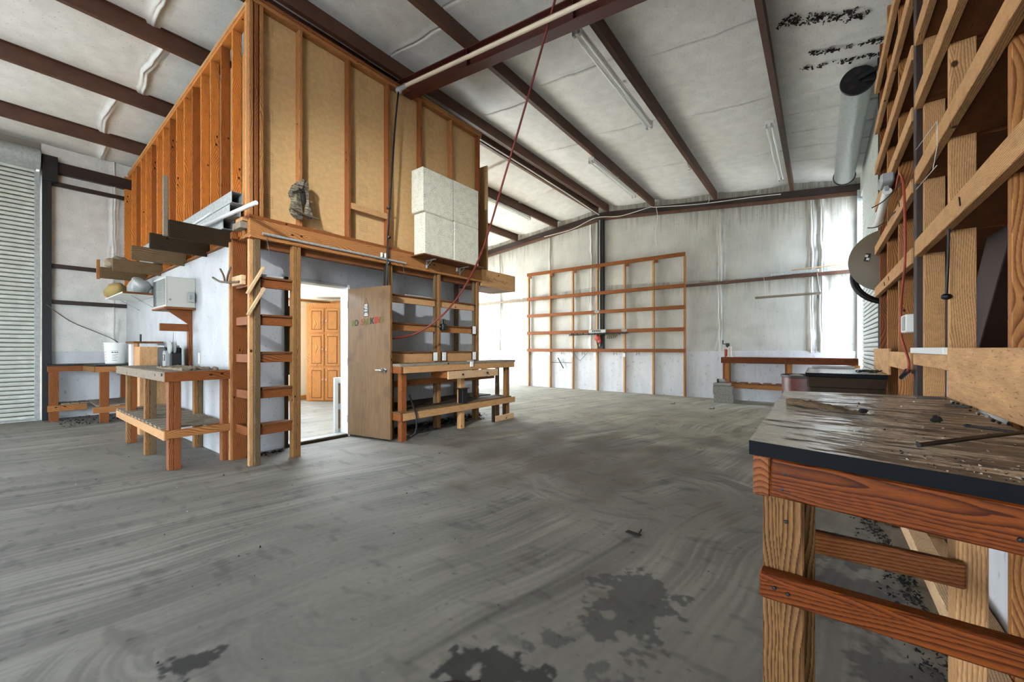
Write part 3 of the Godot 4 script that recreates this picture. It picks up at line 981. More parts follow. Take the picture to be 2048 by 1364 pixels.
func build_office() -> void:
	var w := structure("wall_office_front", Vector3(-5.36, 0, -3.7))
	bx(w, "wall_panel", -5.42, -5.30, 0, 2.42, -1.80, -2.30, M.white_paint)
	bx(w, "wall_panel", -5.42, -5.30, 2.10, 2.42, -2.30, -3.13, M.white_paint)
	bx(w, "wall_panel", -5.42, -5.30, 0, 2.42, -3.13, -5.70, M.white_paint)
	var s := structure("wall_office_side", Vector3(-8, 0, -1.74))
	bx(s, "wall_panel", -7.6, -5.2, 0, 2.40, -1.69, -1.80, M.white_paint)
	bx(s, "wall_panel", XL + 0.01, -7.6, 0, 2.41, -1.695, -1.80, M.white_paint)
	bx(s, "cap_strip", XL + 0.01, -5.2, 2.40, 2.425, -1.68, -1.82, M.plywood_dark)
	bx(s, "corner_post", -5.18, -5.14, 0, 2.46, -1.67, -1.81, M.pine_red)
	bx(s, "corner_batten", -5.21, -5.185, 0, 2.41, -1.655, -1.69, M.pine_pale)
	bx(s, "switch_plate", -6.33, -6.29, 1.04, 1.18, -1.675, -1.69, M.white_plastic)
	var r := structure("wall_office_inner", Vector3(-8, 0, -4))
	bx(r, "wall_panel", -10.05, -5.42, 0, 2.44, -5.45, -5.70, M.cream_paint)
	bx(r, "wall_panel", -10.15, -10.05, 0, 0.6, -1.8, -5.45, M.cream_paint)
	bx(r, "wall_panel", -10.15, -10.05, 2.25, 2.44, -1.8, -5.45, M.cream_paint)
	bx(r, "wall_panel", -10.15, -10.05, 0.6, 2.25, -4.45, -5.45, M.cream_paint)
	bx(r, "wall_panel", -10.15, -10.05, 0.6, 2.25, -1.8, -2.05, M.cream_paint)
	for k in [[0.54, 0.6, -2.0, -4.5], [2.25, 2.31, -2.0, -4.5], [0.6, 2.25, -2.05, -2.0], [0.6, 2.25, -4.5, -4.45]]:
		bx(r, "window_reveal", -10.82, -10.05, k[0], k[1], k[2], k[3], M.cream_paint)
	bx(r, "office_ceiling", XL, -5.31, 2.44, 2.50, -1.82, -5.7, M.ceiling_white)
	bx(r, "crown_trim", -10.05, -10.03, 2.385, 2.44, -1.85, -5.45, M.oak)
	bx(r, "crown_trim", -10.05, -5.45, 2.385, 2.44, -5.45, -5.43, M.oak)
	bx(r, "baseboard", -10.05, -10.03, 0, 0.1, -1.85, -5.45, M.oak)
	bx(r, "baseboard", -10.05, -5.45, 0, 0.1, -5.45, -5.43, M.oak)
	var win := structure("window_1", Vector3(-10.75, 1.45, -2.75))
	for k in [[0.6, 0.66, -2.05, -4.45], [2.19, 2.25, -2.05, -4.45], [0.66, 2.19, -2.05, -2.11], [0.66, 2.19, -4.45, -4.39], [0.66, 2.19, -3.23, -3.27]]:
		bx(win, "window_frame", -10.79, -10.74, k[0], k[1], k[2], k[3], M.white_enamel)
	# pantry cabinet set across the corner of the office
	var c := thing("pantry_cabinet", "tall oak pantry cabinet with six raised-panel doors seen through the office doorway", "cabinet", Vector3(-9.18, 0, -4.84))
	var ex := Vector3(0.795, 0, -0.606)
	var ez := Vector3(0.606, 0, 0.795)
	var B := Basis(ex, Vector3.UP, ez)
	var o := Vector3(-9.178, 0, -4.841)
	var W := 0.874
	put(c, "body", box_mesh(Vector3(W, 2.29, 0.3)), M.oak, Transform3D(B, o - ez * 0.165 + Vector3.UP * 1.145))
	for row in [[0.03, 0.78], [0.83, 1.575], [1.62, 2.165]]:
		for sgn in [-1, 1]:
			var dw := 0.335
			var cx: float = sgn * 0.185 - 0.0
			var cy: float = (row[0] + row[1]) / 2
			var dh: float = row[1] - row[0]
			var at := o + ex * cx + Vector3.UP * cy
			var door := put(c, "door", box_mesh(Vector3(dw, dh, 0.022), 0.004), M.oak, Transform3D(B, at))
			put(door, "groove_shade", box_mesh(Vector3(dw - 0.10, dh - 0.10, 0.004), 0.0), M.oak_groove_shade, Transform3D(B, at + ez * 0.0115))
			put(door, "raised_panel", box_mesh(Vector3(dw - 0.135, dh - 0.135, 0.014), 0.006), M.oak, Transform3D(B, at + ez * 0.012))
			var hy: float = row[0] + dh * (0.5 if row[0] > 0.5 else 0.62)
			tube(door, "pull", [o + ex * (cx - sgn * 0.14) + ez * 0.012 + Vector3.UP * (hy - 0.04), o + ex * (cx - sgn * 0.14) + ez * 0.035 + Vector3.UP * (hy - 0.02), o + ex * (cx - sgn * 0.14) + ez * 0.035 + Vector3.UP * (hy + 0.02), o + ex * (cx - sgn * 0.14) + ez * 0.012 + Vector3.UP * (hy + 0.04)], 0.005, M.chrome, 6)
	# white-painted frame leaning inside the doorway
	var f := thing("lattice_frame", "white-painted wooden frame with tan panels standing inside the office doorway", "frame", Vector3(-5.5, 0, -3.45))
	for z in [-3.065, -3.85]:
		bx(f, "post", -5.53, -5.48, 0.0, 0.82, z - 0.025, z + 0.025, M.white_enamel)
	for y in [0.04, 0.40, 0.775]:
		bx(f, "rail", -5.52, -5.49, y - 0.04, y + 0.045, -3.09, -3.825, M.white_enamel)
	for y in [[0.085, 0.36], [0.445, 0.735]]:
		bx(f, "panel", -5.515, -5.505, y[0], y[1], -3.09, -3.825, M.plywood)

func build_loft() -> void:
	var w := structure("wall_loft_front", Vector3(-4.8, 2.4, -3.5))
	bx(w, "rim_beam", -4.79, -4.72, 2.43, 2.60, -1.69, -5.31, M.pine)
	bx(w, "rim_strip", -4.77, -4.705, 2.395, 2.428, -1.69, -5.31, M.pine)
	bx(w, "header", -4.86, -4.80, 2.32, 2.42, -1.80, -5.31, M.plywood_dark)
	bx(w, "bottom_plate", -4.84, -4.735, 2.602, 2.642, -1.69, -5.32, M.pine_red)
	bx(w, "top_plate", -4.84, -4.745, 4.90, 4.94, -1.69, -3.62, M.pine)
	bx(w, "top_plate", -4.84, -4.74, 4.942, 4.982, -1.69, -3.66, M.pine_red)
	bx(w, "top_plate", -4.84, -4.745, 4.95, 4.99, -3.70, -5.34, M.pine)
	bx(w, "top_plate", -4.84, -4.74, 4.992, 5.032, -3.98, -5.34, M.pine)
	var zs := [-1.715, -1.765, -1.815, -2.225, -2.83, -3.415, -3.99, -4.63, -5.285]
	for i in zs.size():
		var top: float = 4.9 if zs[i] > -3.65 else 4.95
		bx(w, "stud", -4.84, -4.75, 2.642, top, zs[i] - 0.019, zs[i] + 0.019, [M.pine, M.pine_red, M.pine, M.pine, M.pine_red, M.pine_red, M.pine_red, M.pine, M.pine_red][i], 0.004)
	bx(w, "blocking", -4.80, -4.755, 3.02, 3.10, -2.85, -3.395, M.pine_pale)
	for k in [[-1.70, -2.83], [-2.832, -4.0], [-4.002, -5.33]]:
		bx(w, "drywall_sheet", -4.865, -4.845, 2.61, 4.98, k[0], k[1], M.paper, 0.001)
	bx(w, "loft_floor", XL + 0.02, -5.33, 2.51, 2.56, -1.84, -5.70, M.plywood_dark)
	bx(w, "loft_floor", -5.328, -4.80, 2.51, 2.56, -1.84, -5.31, M.plywood_dark)
	bx(w, "drywall_sheet", -10.6, -4.87, 2.56, 4.6, -5.62, -5.66, M.paper)
	bx(w, "drywall_sheet", -4.95, -4.845, 2.65, 4.98, -5.335, -5.36, M.paper)
	M.paper.uv1_triplanar = true
	M.paper.uv1_world_triplanar = true
	M.paper.uv1_scale = Vector3(0.85, 0.42, 0.85)
	M.paper.uv1_offset = Vector3(0.1, 0.1, 0.12)
	# side of the loft, seen along its studs
	var s := structure("wall_loft_side", Vector3(-7.6, 2.4, -1.77))
	var topy := func(x: float) -> float: return lerpf(4.90, 4.56, (-4.75 - x) / 5.9)
	bx(s, "bottom_plate", XL + 0.1, -4.86, 2.43, 2.47, -1.72, -1.81, M.pine)
	var x := -4.93
	var k := 0
	while x > -10.6:
		bx(s, "stud", x - 0.019, x + 0.019, 2.47, topy.call(x) - 0.025, -1.715, -1.805, [M.loft_stud, M.loft_stud, M.loft_stud_red][k % 3], 0.004)
		x -= 0.36
		k += 1
	bx(s, "corner_board", -10.66, -10.62, 2.43, topy.call(-10.6) - 0.02, -1.66, -1.81, M.loft_stud)
	beam(s, "top_plate", Vector3(-4.78, topy.call(-4.78), -1.765), Vector3(-10.66, topy.call(-10.66), -1.765), 0.04, 0.10, M.loft_stud)
	beam(s, "top_plate", Vector3(-4.78, topy.call(-4.78) + 0.041, -1.755), Vector3(-10.66, topy.call(-10.66) + 0.041, -1.755), 0.038, 0.10, M.pine_pale)
	for q in [[-4.87, -6.06], [-6.062, -7.28], [-7.282, -8.5], [-8.502, -9.7], [-9.702, -10.66]]:
		bx(s, "drywall_sheet", q[0], q[1], 2.44, 4.60, -1.81, -1.83, M.paper, 0.001)

func build_office_shelves() -> void:
	var n := thing("ladder_shelf", "narrow brown lumber shelf with five stepped shelves beside the office doorway", "shelf", Vector3(-4.98, 0, -1.95))
	bx(n, "upright", -4.80, -4.75, 0.0, 2.39, -1.695, -1.735, M.pine_pale)
	bx(n, "upright", -4.80, -4.715, 0.0, 2.39, -1.737, -1.79, M.old_board)
	bx(n, "upright", -4.81, -4.72, 0.0, 2.39, -2.125, -2.165, M.pine_brown)
	bx(n, "upright", -4.81, -4.72, 0.0, 2.39, -2.167, -2.21, M.pine_brown)
	for y in [0.425, 0.815, 1.20, 1.60, 2.005]:
		bx(n, "shelf_board", -4.86, -4.725, y - 0.022, y, -1.81, -2.12, M.plywood_dark)
		bx(n, "rail", -4.79, -4.75, y - 0.115, y - 0.024, -1.792, -2.123, M.pine_red)
		bx(n, "rail", -5.13, -4.82, y - 0.115, y - 0.024, -1.70, -1.735, M.pine_red)
	beam(n, "batten", Vector3(-4.70, 1.80, -1.66), Vector3(-4.70, 2.10, -1.815), 0.03, 0.03, M.pine_raw)
	beam(n, "batten", Vector3(-4.70, 1.58, -1.665), Vector3(-4.70, 1.88, -1.82), 0.03, 0.03, M.pine_raw)
	bx(n, "antler_block", -5.08, -4.82, 1.91, 2.01, -1.645, -1.69, M.pine_raw)

	var s := thing("lumber_shelf", "wide open lumber shelf with white wall behind and outlets on its posts", "shelf", Vector3(-4.98, 0, -4.3))
	for z in [-3.40, -4.30, -5.19]:
		bx(s, "upright", -4.81, -4.76, 0.0 if z < -3.5 else 2.0, 2.39, z - 0.01, z + 0.03, M.dark_board if z > -3.5 else M.old_board)
		bx(s, "upright", -4.81, -4.72, 0.0 if z < -3.5 else 2.0, 2.39, z - 0.055, z - 0.012, M.pine_brown)
	for z in [-5.24]:
		bx(s, "rear_upright", -5.29, -5.25, 0.0, 2.40, z - 0.04, z + 0.04, M.old_board)
	for r in [[2.0, 0.115], [1.60, 0.11], [1.19, 0.17]]:
		for z in [[-3.32, -4.26], [-4.37, -5.15]]:
			bx(s, "shelf_board", -4.86, -4.725, r[0] - 0.02, r[0], z[0], z[1], M.plywood_dark)
			bx(s, "rail", -4.79, -4.75, r[0] - r[1], r[0] - 0.022, z[0], z[1], M.pine_pale if r[1] > 0.112 else M.pine)
	bx(s, "shelf_board", -5.28, -4.82, 0.376, 0.395, -3.32, -5.68, M.dark_board)
	for q in [[-4.24, 1.12], [-5.12, 1.12], [-5.12, 1.56], [-4.42, 1.12]]:
		var bo := bx(s, "outlet_box", -4.80, -4.72, q[1] - 0.075, q[1] + 0.05, q[0] - 0.035, q[0] + 0.035, M.dark_board)
		bx(bo, "outlet_cover", -4.72, -4.712, q[1] - 0.075, q[1] + 0.055, q[0] - 0.04, q[0] + 0.04, M.white_plastic)
	var sw := thing("pressure_switch", "black pressure switch on the post above the oil-stained board", "switch", Vector3(-4.7, 1.58, -4.36))
	bx(sw, "housing", -4.72, -4.64, 1.52, 1.62, -4.32, -4.41, M.black_plastic, 0.01)
	bx(sw, "lever", -4.70, -4.66, 1.62, 1.69, -4.375, -4.40, M.black_plastic, 0.01)
	tube(sw, "nipple", [Vector3(-4.68, 1.57, -4.32), Vector3(-4.68, 1.57, -4.27)], 0.014, M.chrome)
	var sh := thing("shop_papers", "grey strip of tools lying on the top shelf by the doorway", "tools", Vector3(-4.9, 2.0, -3.9))
	bx(sh, "bar", -4.80, -4.77, 2.0, 2.02, -3.72, -4.22, M.grey_enamel)
	bx(sh, "bar", -4.86, -4.82, 2.0, 2.03, -3.80, -4.10, M.galvanised)
	var st := thing("stapled_strip", "grey metal strip lying on the top step of the ladder shelf", "strip", Vector3(-4.74, 2.005, -1.95))
	bx(st, "bar", -4.75, -4.735, 2.005, 2.03, -1.80, -2.03, M.grey_enamel)

func build_middle_bench() -> void:
	var b := thing("workbench", "long weathered lumber workbench with a drawer in front of the open shelves", "workbench", Vector3(-4.75, 0, -4.5))
	for k in 2:
		bx(b, "top_board", -4.36 - k * 0.175, -4.53 - k * 0.175, 0.995, 1.03, -3.31, -5.82, M.grey_board if k != 1 else M.old_board)
	bx(b, "apron", -4.39, -4.35, 0.905, 0.994, -3.36, -5.78, M.pine_pale)
	bx(b, "end_apron", -4.70, -4.39, 0.905, 0.994, -5.74, -5.78, M.pine_brown)
	bx(b, "end_apron", -4.70, -4.35, 0.905, 0.994, -3.31, -3.35, M.pine_red)
	for l in [[-4.39, -3.355, M.pine_red], [-4.39, -4.46, M.pine_pale], [-4.39, -5.60, M.pine_brown]]:
		bx(b, "leg", l[0] - 0.08, l[0] - 0.041, 0.0, 0.905, l[1] + 0.0, l[1] - 0.085, l[2])
		bx(b, "leg", l[0] - 0.04, l[0] - 0.002, 0.0, 0.905, l[1], l[1] - 0.085, l[2])
	bx(b, "rear_leg", -4.705, -4.665, 0.0, 0.905, -5.66, -5.74, M.old_board)
	bx(b, "rear_leg", -4.705, -4.665, 0.0, 0.905, -3.36, -3.44, M.old_board)
	bx(b, "lower_rail", -4.39, -4.35, 0.28, 0.375, -3.35, -5.80, M.pine_pale)
	bx(b, "end_rail", -4.70, -4.35, 0.28, 0.375, -3.31, -3.349, M.pine_red)
	bx(b, "shelf_board", -4.36, -4.53, 0.376, 0.395, -3.31, -5.70, M.old_board)
	bx(b, "shelf_board", -4.535, -4.705, 0.376, 0.395, -3.31, -5.70, M.dark_board)
	bx(b, "short_leg", -4.39, -4.345, 0.0, 0.28, -5.19, -5.23, M.dark_board)
	bx(b, "short_leg", -4.39, -4.36, 0.0, 0.28, -5.48, -5.52, M.dark_board)
	bx(b, "foot_rail", -4.385, -4.345, 0.0, 0.09, -5.24, -5.76, M.pine_raw)
	bx(b, "back_rail", -4.70, -4.665, 0.70, 0.79, -3.44, -5.6, M.pine_red)
	var d := bx(b, "drawer", -4.31, -4.285, 0.785, 0.90, -4.10, -5.24, M.pine_raw)
	bx(d, "drawer_side", -4.66, -4.31, 0.80, 0.89, -4.10, -4.12, M.pine_red)
	bx(d, "drawer_side", -4.66, -4.31, 0.80, 0.89, -5.22, -5.24, M.pine_red)
	for z in [-4.38, -4.94]:
		lathe(d, "knob", [Vector2(0.0, 0.0), Vector2(0.008, 0.0), Vector2(0.008, 0.015), Vector2(0.018, 0.02), Vector2(0.016, 0.03), Vector2(0.0, 0.034)], M.black_steel, Transform3D(Basis(Vector3.BACK, -PI / 2), Vector3(-4.285, 0.845, z)), 12)
	var cl := thing("bench_clamp", "white metal clamp hooked over the front edge of the drawer bench", "clamp", Vector3(-4.34, 1.03, -4.65))
	bx(cl, "jaw", -4.40, -4.33, 1.03, 1.045, -4.60, -4.70, M.grey_enamel)
	bx(cl, "body", -4.348, -4.325, 0.95, 1.03, -4.62, -4.68, M.white_enamel)
	var v := thing("steel_block", "dark steel block with a thin plate on the lower shelf of the drawer bench", "block", Vector3(-4.4, 0.395, -4.5))
	bx(v, "block", -4.33, -4.43, 0.396, 0.62, -4.44, -4.55, M.black_steel, 0.006)
	bx(v, "plate", -4.30, -4.46, 0.62, 0.63, -4.38, -4.56, M.primer_dark)
	var hose := thing("rubber_strap", "black rubber strap hanging from the near leg of the drawer bench", "strap", Vector3(-4.33, 0, -3.5))
	tube(hose, "strap", smooth_path([Vector3(-4.34, 0.62, -3.44), Vector3(-4.325, 0.45, -3.50), Vector3(-4.30, 0.30, -3.53), Vector3(-4.31, 0.12, -3.52), Vector3(-4.36, 0.06, -3.48)]), 0.012, M.black_rubber, 6)

func build_office_door() -> void:
	var f := structure("door_3", Vector3(-5.36, 0, -2.7))
	bx(f, "jamb", -5.46, -5.275, 0, 2.13, -3.11, -3.15, M.white_enamel)
	bx(f, "jamb", -5.46, -5.275, 0, 2.13, -2.28, -2.32, M.dark_board)
	bx(f, "jamb", -5.46, -5.275, 2.09, 2.13, -2.32, -3.11, M.grey_enamel)
	bx(f, "threshold", -5.44, -5.26, 0.0, 0.035, -2.32, -3.11, M.dark_board)
	bx(f, "threshold_strip", -5.42, -5.28, 0.035, 0.045, -2.32, -3.11, M.galvanised)
	var hinge := Vector3(-5.285, 0, -3.135)
	var dir := (Vector3(-4.506, 0, -3.275) - hinge).normalized()
	var nrm := Vector3(-dir.z, 0, dir.x)   # towards the camera
	if nrm.z < 0:
		nrm = -nrm
	var B := Basis(dir, Vector3.UP, nrm)
	var L := 0.79
	var slab := thing("office_door", "brown wood-veneer door standing open with NO SMOKING in coloured letters", "door", hinge)
	put(slab, "slab", box_mesh(Vector3(L, 2.04, 0.036), 0.002), M.door_veneer, Transform3D(B, hinge + dir * (L / 2) + Vector3.UP * 1.05))
	M.door_veneer.uv1_triplanar = true
	M.door_veneer.uv1_scale = Vector3(1.2, 0.5, 1.2)
	put(slab, "edge_strip", box_mesh(Vector3(0.004, 2.04, 0.036), 0.0), M.pine_brown, Transform3D(B, hinge + dir * (L + 0.002) + Vector3.UP * 1.05))
	var kp := hinge + dir * 0.715 + Vector3.UP * 0.945 + nrm * 0.018
	var tow := Basis(dir, nrm, dir.cross(nrm))
	lathe(slab, "knob", [Vector2(0.0, 0.0), Vector2(0.034, 0.0), Vector2(0.034, 0.008), Vector2(0.012, 0.012), Vector2(0.012, 0.035), Vector2(0.027, 0.045), Vector2(0.029, 0.06), Vector2(0.02, 0.072), Vector2(0.0, 0.075)], M.chrome, Transform3D(tow, kp), 20)
	tube(slab, "lever", [kp + nrm * 0.06, kp + nrm * 0.06 - dir * 0.12], 0.009, M.chrome)
	put(slab, "latch_plate", box_mesh(Vector3(0.003, 0.06, 0.028), 0.0), M.chrome, Transform3D(B, hinge + dir * (L + 0.0055) + Vector3.UP * 0.945))
	for y in [0.25, 1.05, 1.85]:
		tube(slab, "hinge", [hinge + Vector3.UP * (y - 0.05) + nrm * 0.02, hinge + Vector3.UP * (y + 0.05) + nrm * 0.02], 0.008, M.galvanised, 8)
	var cols := ["green", "black", "", "red", "green", "green", "black", "red", "red", "green"]
	var text := "NO SMOKING"
	for i in text.length():
		if text[i] == " ":
			continue
		var o := dir * (0.115 + i * 0.058) + Vector3.UP * (1.585 + 0.004 * i)
		letters(slab, "letter", text[i], 0.085, M[cols[i] + "_paint"], Transform3D(B, hinge + o + nrm * 0.0195), 0.004)
	var s := thing("door_sign", "small hanging metal sign with pale lettering bands above NO SMOKING", "sign", hinge + dir * 0.36 + Vector3.UP * 1.75)
	var c := hinge + dir * 0.36 + Vector3.UP * 1.755 + nrm * 0.021
	put(s, "plate", box_mesh(Vector3(0.085, 0.17, 0.005), 0.002), M.sign_blue, Transform3D(B, c))
	for k in [[-0.065, 0.07, 0.022], [-0.04, 0.05, 0.014], [-0.005, 0.06, 0.016], [0.022, 0.05, 0.012], [0.045, 0.06, 0.014], [0.072, 0.055, 0.02]]:
		put(s, "band", box_mesh(Vector3(k[1], k[2], 0.002), 0.0), M.litter_pale, Transform3D(B, c + Vector3.UP * k[0] + nrm * 0.003 + dir * (0.006 * sin(k[0] * 90.0))))
	tube(s, "cord", [c + dir * 0.035 + Vector3.UP * 0.085, c + Vector3.UP * 0.17, c - dir * 0.035 + Vector3.UP * 0.085], 0.0015, M.litter, 5)

func build_added_office_light() -> void:
	var o := thing("added_office_light", "added unseen panel light on the office ceiling brightening the doorway", "ceiling light", Vector3(-6.25, 2.40, -2.8))  # added panel out of view, stands in for stronger daylight in the office
	bx(o, "frame", -6.6, -5.9, 2.405, 2.44, -2.2, -3.4, M.white_enamel)
	bx(o, "glowing_panel", -6.55, -5.95, 2.395, 2.404, -2.25, -3.35, M.lamp_glow)
	var l := AreaLight3D.new()
	l.name = "panel_light"
	l.area_size = Vector2(0.58, 1.08)
	l.light_color = Color(0.90, 0.95, 1.0)
	l.light_energy = OFFICE
	l.area_range = 30.0
	l.shadow_enabled = true
	o.add_child(l)
	l.global_transform = Transform3D(Basis(Vector3.RIGHT, -PI / 2), Vector3(-6.25, 2.385, -2.8))

const OFFICE := 1.9

# ---------------------------------------------------------------- on and about the loft

func build_loft_things() -> void:
	# foam blocks on their shelf
	var sh := thing("plywood_ledge", "plywood ledge on two metal brackets under the white foam blocks", "shelf", Vector3(-4.6, 2.56, -4.4))
	bx(sh, "board", -4.717, -4.42, 2.56, 2.58, -3.76, -5.04, M.plywood_dark)
	for z in [-4.05, -4.75]:
		bx(sh, "bracket", -4.703, -4.69, 2.44, 2.56, z - 0.012, z + 0.012, M.galvanised, 0.001)
		bx(sh, "bracket", -4.69, -4.50, 2.545, 2.558, z - 0.012, z + 0.012, M.galvanised, 0.001)
		beam(sh, "brace", Vector3(-4.70, 2.46, z), Vector3(-4.58, 2.55, z), 0.008, 0.01, M.galvanised)
	var places := [
		[-4.715, -4.48, 2.58, 3.19, -3.82, -4.40, "pitted white foam block, lower near one on the plywood ledge"],
		[-4.715, -4.48, 2.58, 3.20, -4.405, -4.97, "pitted white foam block, lower far one on the plywood ledge"],
		[-4.725, -4.47, 3.19, 3.82, -3.78, -4.385, "pitted white foam block, upper near one of the ledge stack"],
		[-4.715, -4.48, 3.20, 3.83, -4.39, -4.97, "pitted white foam block, upper far one of the ledge stack"]]
	for p in places:
		tag(bx(self, "foam_block", p[0], p[1], p[2] + 0.001, p[3], p[4], p[5], M.foam, 0.012), p[6], "foam block", "foam blocks on the ledge")
	# platform past the end of the rim beam
	var pl := thing("overhead_platform", "shallow boxed lumber platform with a hand-scrawled mark sticking out past the shelves", "platform", Vector3(-5.0, 2.34, -5.8))
	bx(pl, "rim_board", -4.76, -4.72, 2.34, 2.635, -5.315, -6.26, M.pine_pale)
	bx(pl, "end_board", -5.28, -4.72, 2.34, 2.635, -6.262, -6.29, M.pine_brown)
	bx(pl, "bottom_sheet", -5.28, -4.765, 2.345, 2.36, -5.315, -6.26, M.plywood_dark)
	bx(pl, "back_board", -5.31, -5.285, 2.34, 2.635, -5.71, -6.26, M.pine_brown)
	var scr := []
	for k in 60:
		var t := k / 59.0
		scr.append(Vector3(-4.7185, 2.50 - 0.035 * t + (0.022 * sin(t * 43.0) + 0.012 * sin(t * 21.0)) * (0.6 + 0.4 * sin(t * 9.0)), -5.45 - 0.62 * t - 0.01 * sin(t * 61.0)))
	tube(pl, "scrawl", scr, 0.0025, M.ink, 5)
	# weathered leather hanging on the first bay
	var h := thing("leather_harness", "weathered grey leather harness bundle hanging from a loft stud", "harness", Vector3(-4.7, 2.70, -2.2))
	flap(h, "side_flap", [Vector2(-2.065, 2.97), Vector2(-2.10, 3.05), Vector2(-2.155, 3.09), Vector2(-2.185, 3.00), Vector2(-2.195, 2.93), Vector2(-2.215, 2.80), Vector2(-2.21, 2.76), Vector2(-2.12, 2.79), Vector2(-2.08, 2.81), Vector2(-2.10, 2.90), Vector2(-2.075, 2.93)], 0.035, M.leather)
	flap(h, "side_flap", [Vector2(-2.24, 3.06), Vector2(-2.285, 3.05), Vector2(-2.295, 2.95), Vector2(-2.315, 2.85), Vector2(-2.345, 2.75), Vector2(-2.30, 2.725), Vector2(-2.235, 2.76), Vector2(-2.25, 2.86), Vector2(-2.265, 2.96)], 0.03, M.leather)
	flap(h, "hood", [Vector2(-2.10, 3.06), Vector2(-2.16, 3.12), Vector2(-2.225, 3.17), Vector2(-2.28, 3.13), Vector2(-2.285, 3.08), Vector2(-2.25, 3.03), Vector2(-2.18, 3.05)], 0.04, M.leather)
	flap(h, "toe", [Vector2(-2.075, 2.80), Vector2(-2.13, 2.785), Vector2(-2.22, 2.765), Vector2(-2.21, 2.70), Vector2(-2.14, 2.70), Vector2(-2.09, 2.74)], 0.04, M.leather)
	flap(h, "opening", [Vector2(-2.20, 3.03), Vector2(-2.25, 3.03), Vector2(-2.26, 2.90), Vector2(-2.225, 2.87), Vector2(-2.20, 2.95)], 0.012, M.leather_dark)
	tube(h, "strap", [Vector3(-4.68, 3.16, -2.24), Vector3(-4.66, 3.04, -2.20), Vector3(-4.66, 2.97, -2.09)], 0.006, M.leather_dark, 6)
	tube(h, "stick", [Vector3(-4.655, 2.79, -2.09), Vector3(-4.655, 2.755, -2.23), Vector3(-4.655, 2.745, -2.40)], 0.011, M.antler, 6)
	# a galvanised conduit length lying along the rim beam
	var r := thing("conduit_length", "thin galvanised conduit hung along the face of the rim beam", "conduit", Vector3(-4.7, 2.44, -2.7))
	tube(r, "pipe", [Vector3(-4.69, 2.452, -1.80), Vector3(-4.69, 2.448, -3.66)], 0.014, M.galvanised)
	for z in [-1.83, -3.60]:
		tube(r, "wire", [Vector3(-4.69, 2.45, z), Vector3(-4.69, 2.30, z - 0.03), Vector3(-4.69, 2.22, z - 0.045)], 0.003, M.grout, 5)
	for q in [[-3.3, 2.50], [-4.72, 2.52]]:
		var cl := thing("spring_clip", "small white spring clip on the rim beam, %s" % ["over the office door" if q[0] > -4.0 else "below the foam blocks"], "clip", Vector3(-4.71, q[1], q[0]), "clips on the rim beam")
		for d in [-0.03, 0.03]:
			bx(cl, "arm", -4.719, -4.69, q[1] - 0.03, q[1] + 0.03, q[0] + d - 0.012, q[0] + d + 0.012, M.white_plastic, 0.006)
	# lumber rack on outriggers along the side of the loft
	var xs := [-5.28, -6.05, -6.97, -8.2, -9.2]
	var ords := ["first outrigger board from the shelf corner, below the stacked gutters", "second outrigger board from the shelf corner, splintered underneath", "third outrigger board from the shelf corner, mossy and pale", "fourth outrigger board from the shelf corner, above the window cooler", "last outrigger board, above the white side shelf"]
	for i in xs.size():
		var m: Material = [M.dark_board, M.dark_board, M.old_board, M.old_board, M.old_board][i]
		var o := thing("outrigger", ords[i], "bracket board", Vector3(xs[i], 2.37, -1.45), "outriggers of the lumber rack")
		bx(o, "board", xs[i] - 0.02, xs[i] + 0.02, 2.37, 2.55, -1.15, -1.713, m, 0.006)
		if i in [0, 4]:
			bx(o, "stop_post", xs[i] - 0.03, xs[i] + 0.01, 2.38 if i == 0 else 2.35, 2.99 if i == 0 else 2.66, -1.11, -1.148, M.grey_board if i == 0 else M.pine)
	var gut := [[2.785, 2.905, -1.60, -1.705, -4.95, -9.3, "upper galvanised square gutter tube on the lumber rack"], [2.665, 2.782, -1.605, -1.71, -5.02, -9.1, "middle galvanised square gutter tube of the rack stack"], [2.553, 2.662, -1.60, -1.71, -5.2, -9.2, "lowest galvanised gutter tube directly on the outriggers"]]
	for i in 3:
		var q: Array = gut[i]
		var t := 0.004
		var hy: float = (q[1] - q[0]) / 2
		var hz: float = absf(q[3] - q[2]) / 2
		var o := thing("gutter_tube", q[6], "gutter", Vector3(-7, q[0], q[2]), "gutter tubes on the rack")
		var c := Vector3(0, (q[0] + q[1]) / 2, (q[2] + q[3]) / 2)
		for sgn in [-1, 1]:
			bx(o, "side_wall", q[4], q[5], q[0], q[1], c.z + sgn * (hz - t), c.z + sgn * hz, M.galvanised, 0.001)
			bx(o, "side_wall", q[4], q[5], c.y + sgn * (hy - t), c.y + sgn * hy, c.z - hz + t, c.z + hz - t, M.galvanised, 0.001)
		bx(o, "hollow_shade", q[4] - 0.35, q[4] - 0.36, c.y - hy + t, c.y + hy - t, c.z - hz + t, c.z + hz - t, M.black_steel, 0.0)  # black sheet standing in for the shade inside the tube
	var pv := thing("plastic_pipe", "pale plastic pipe lying across the rack and past the loft corner", "pipe", Vector3(-5, 2.6, -1.6))
	tube(pv, "pipe", [Vector3(-4.32, 2.64, -1.60), Vector3(-6.3, 2.655, -1.52)], 0.021, M.pvc, 12)
	var pv2 := thing("plastic_pipe", "thin white plastic pipe under the longer one on the rack", "pipe", Vector3(-5.6, 2.6, -1.5))
	tube(pv2, "pipe", [Vector3(-5.0, 2.64, -1.44), Vector3(-6.5, 2.565, -1.40)], 0.013, M.pvc, 8)
	var pc := thing("wood_offcuts", "short lumber offcuts nailed on the loft corner above the corner post", "offcut", Vector3(-4.9, 2.5, -1.66))
	bx(pc, "block", -5.02, -4.80, 2.50, 2.57, -1.63, -1.70, M.grey_board)
	bx(pc, "block", -4.96, -4.78, 2.572, 2.61, -1.64, -1.70, M.pine_pale)
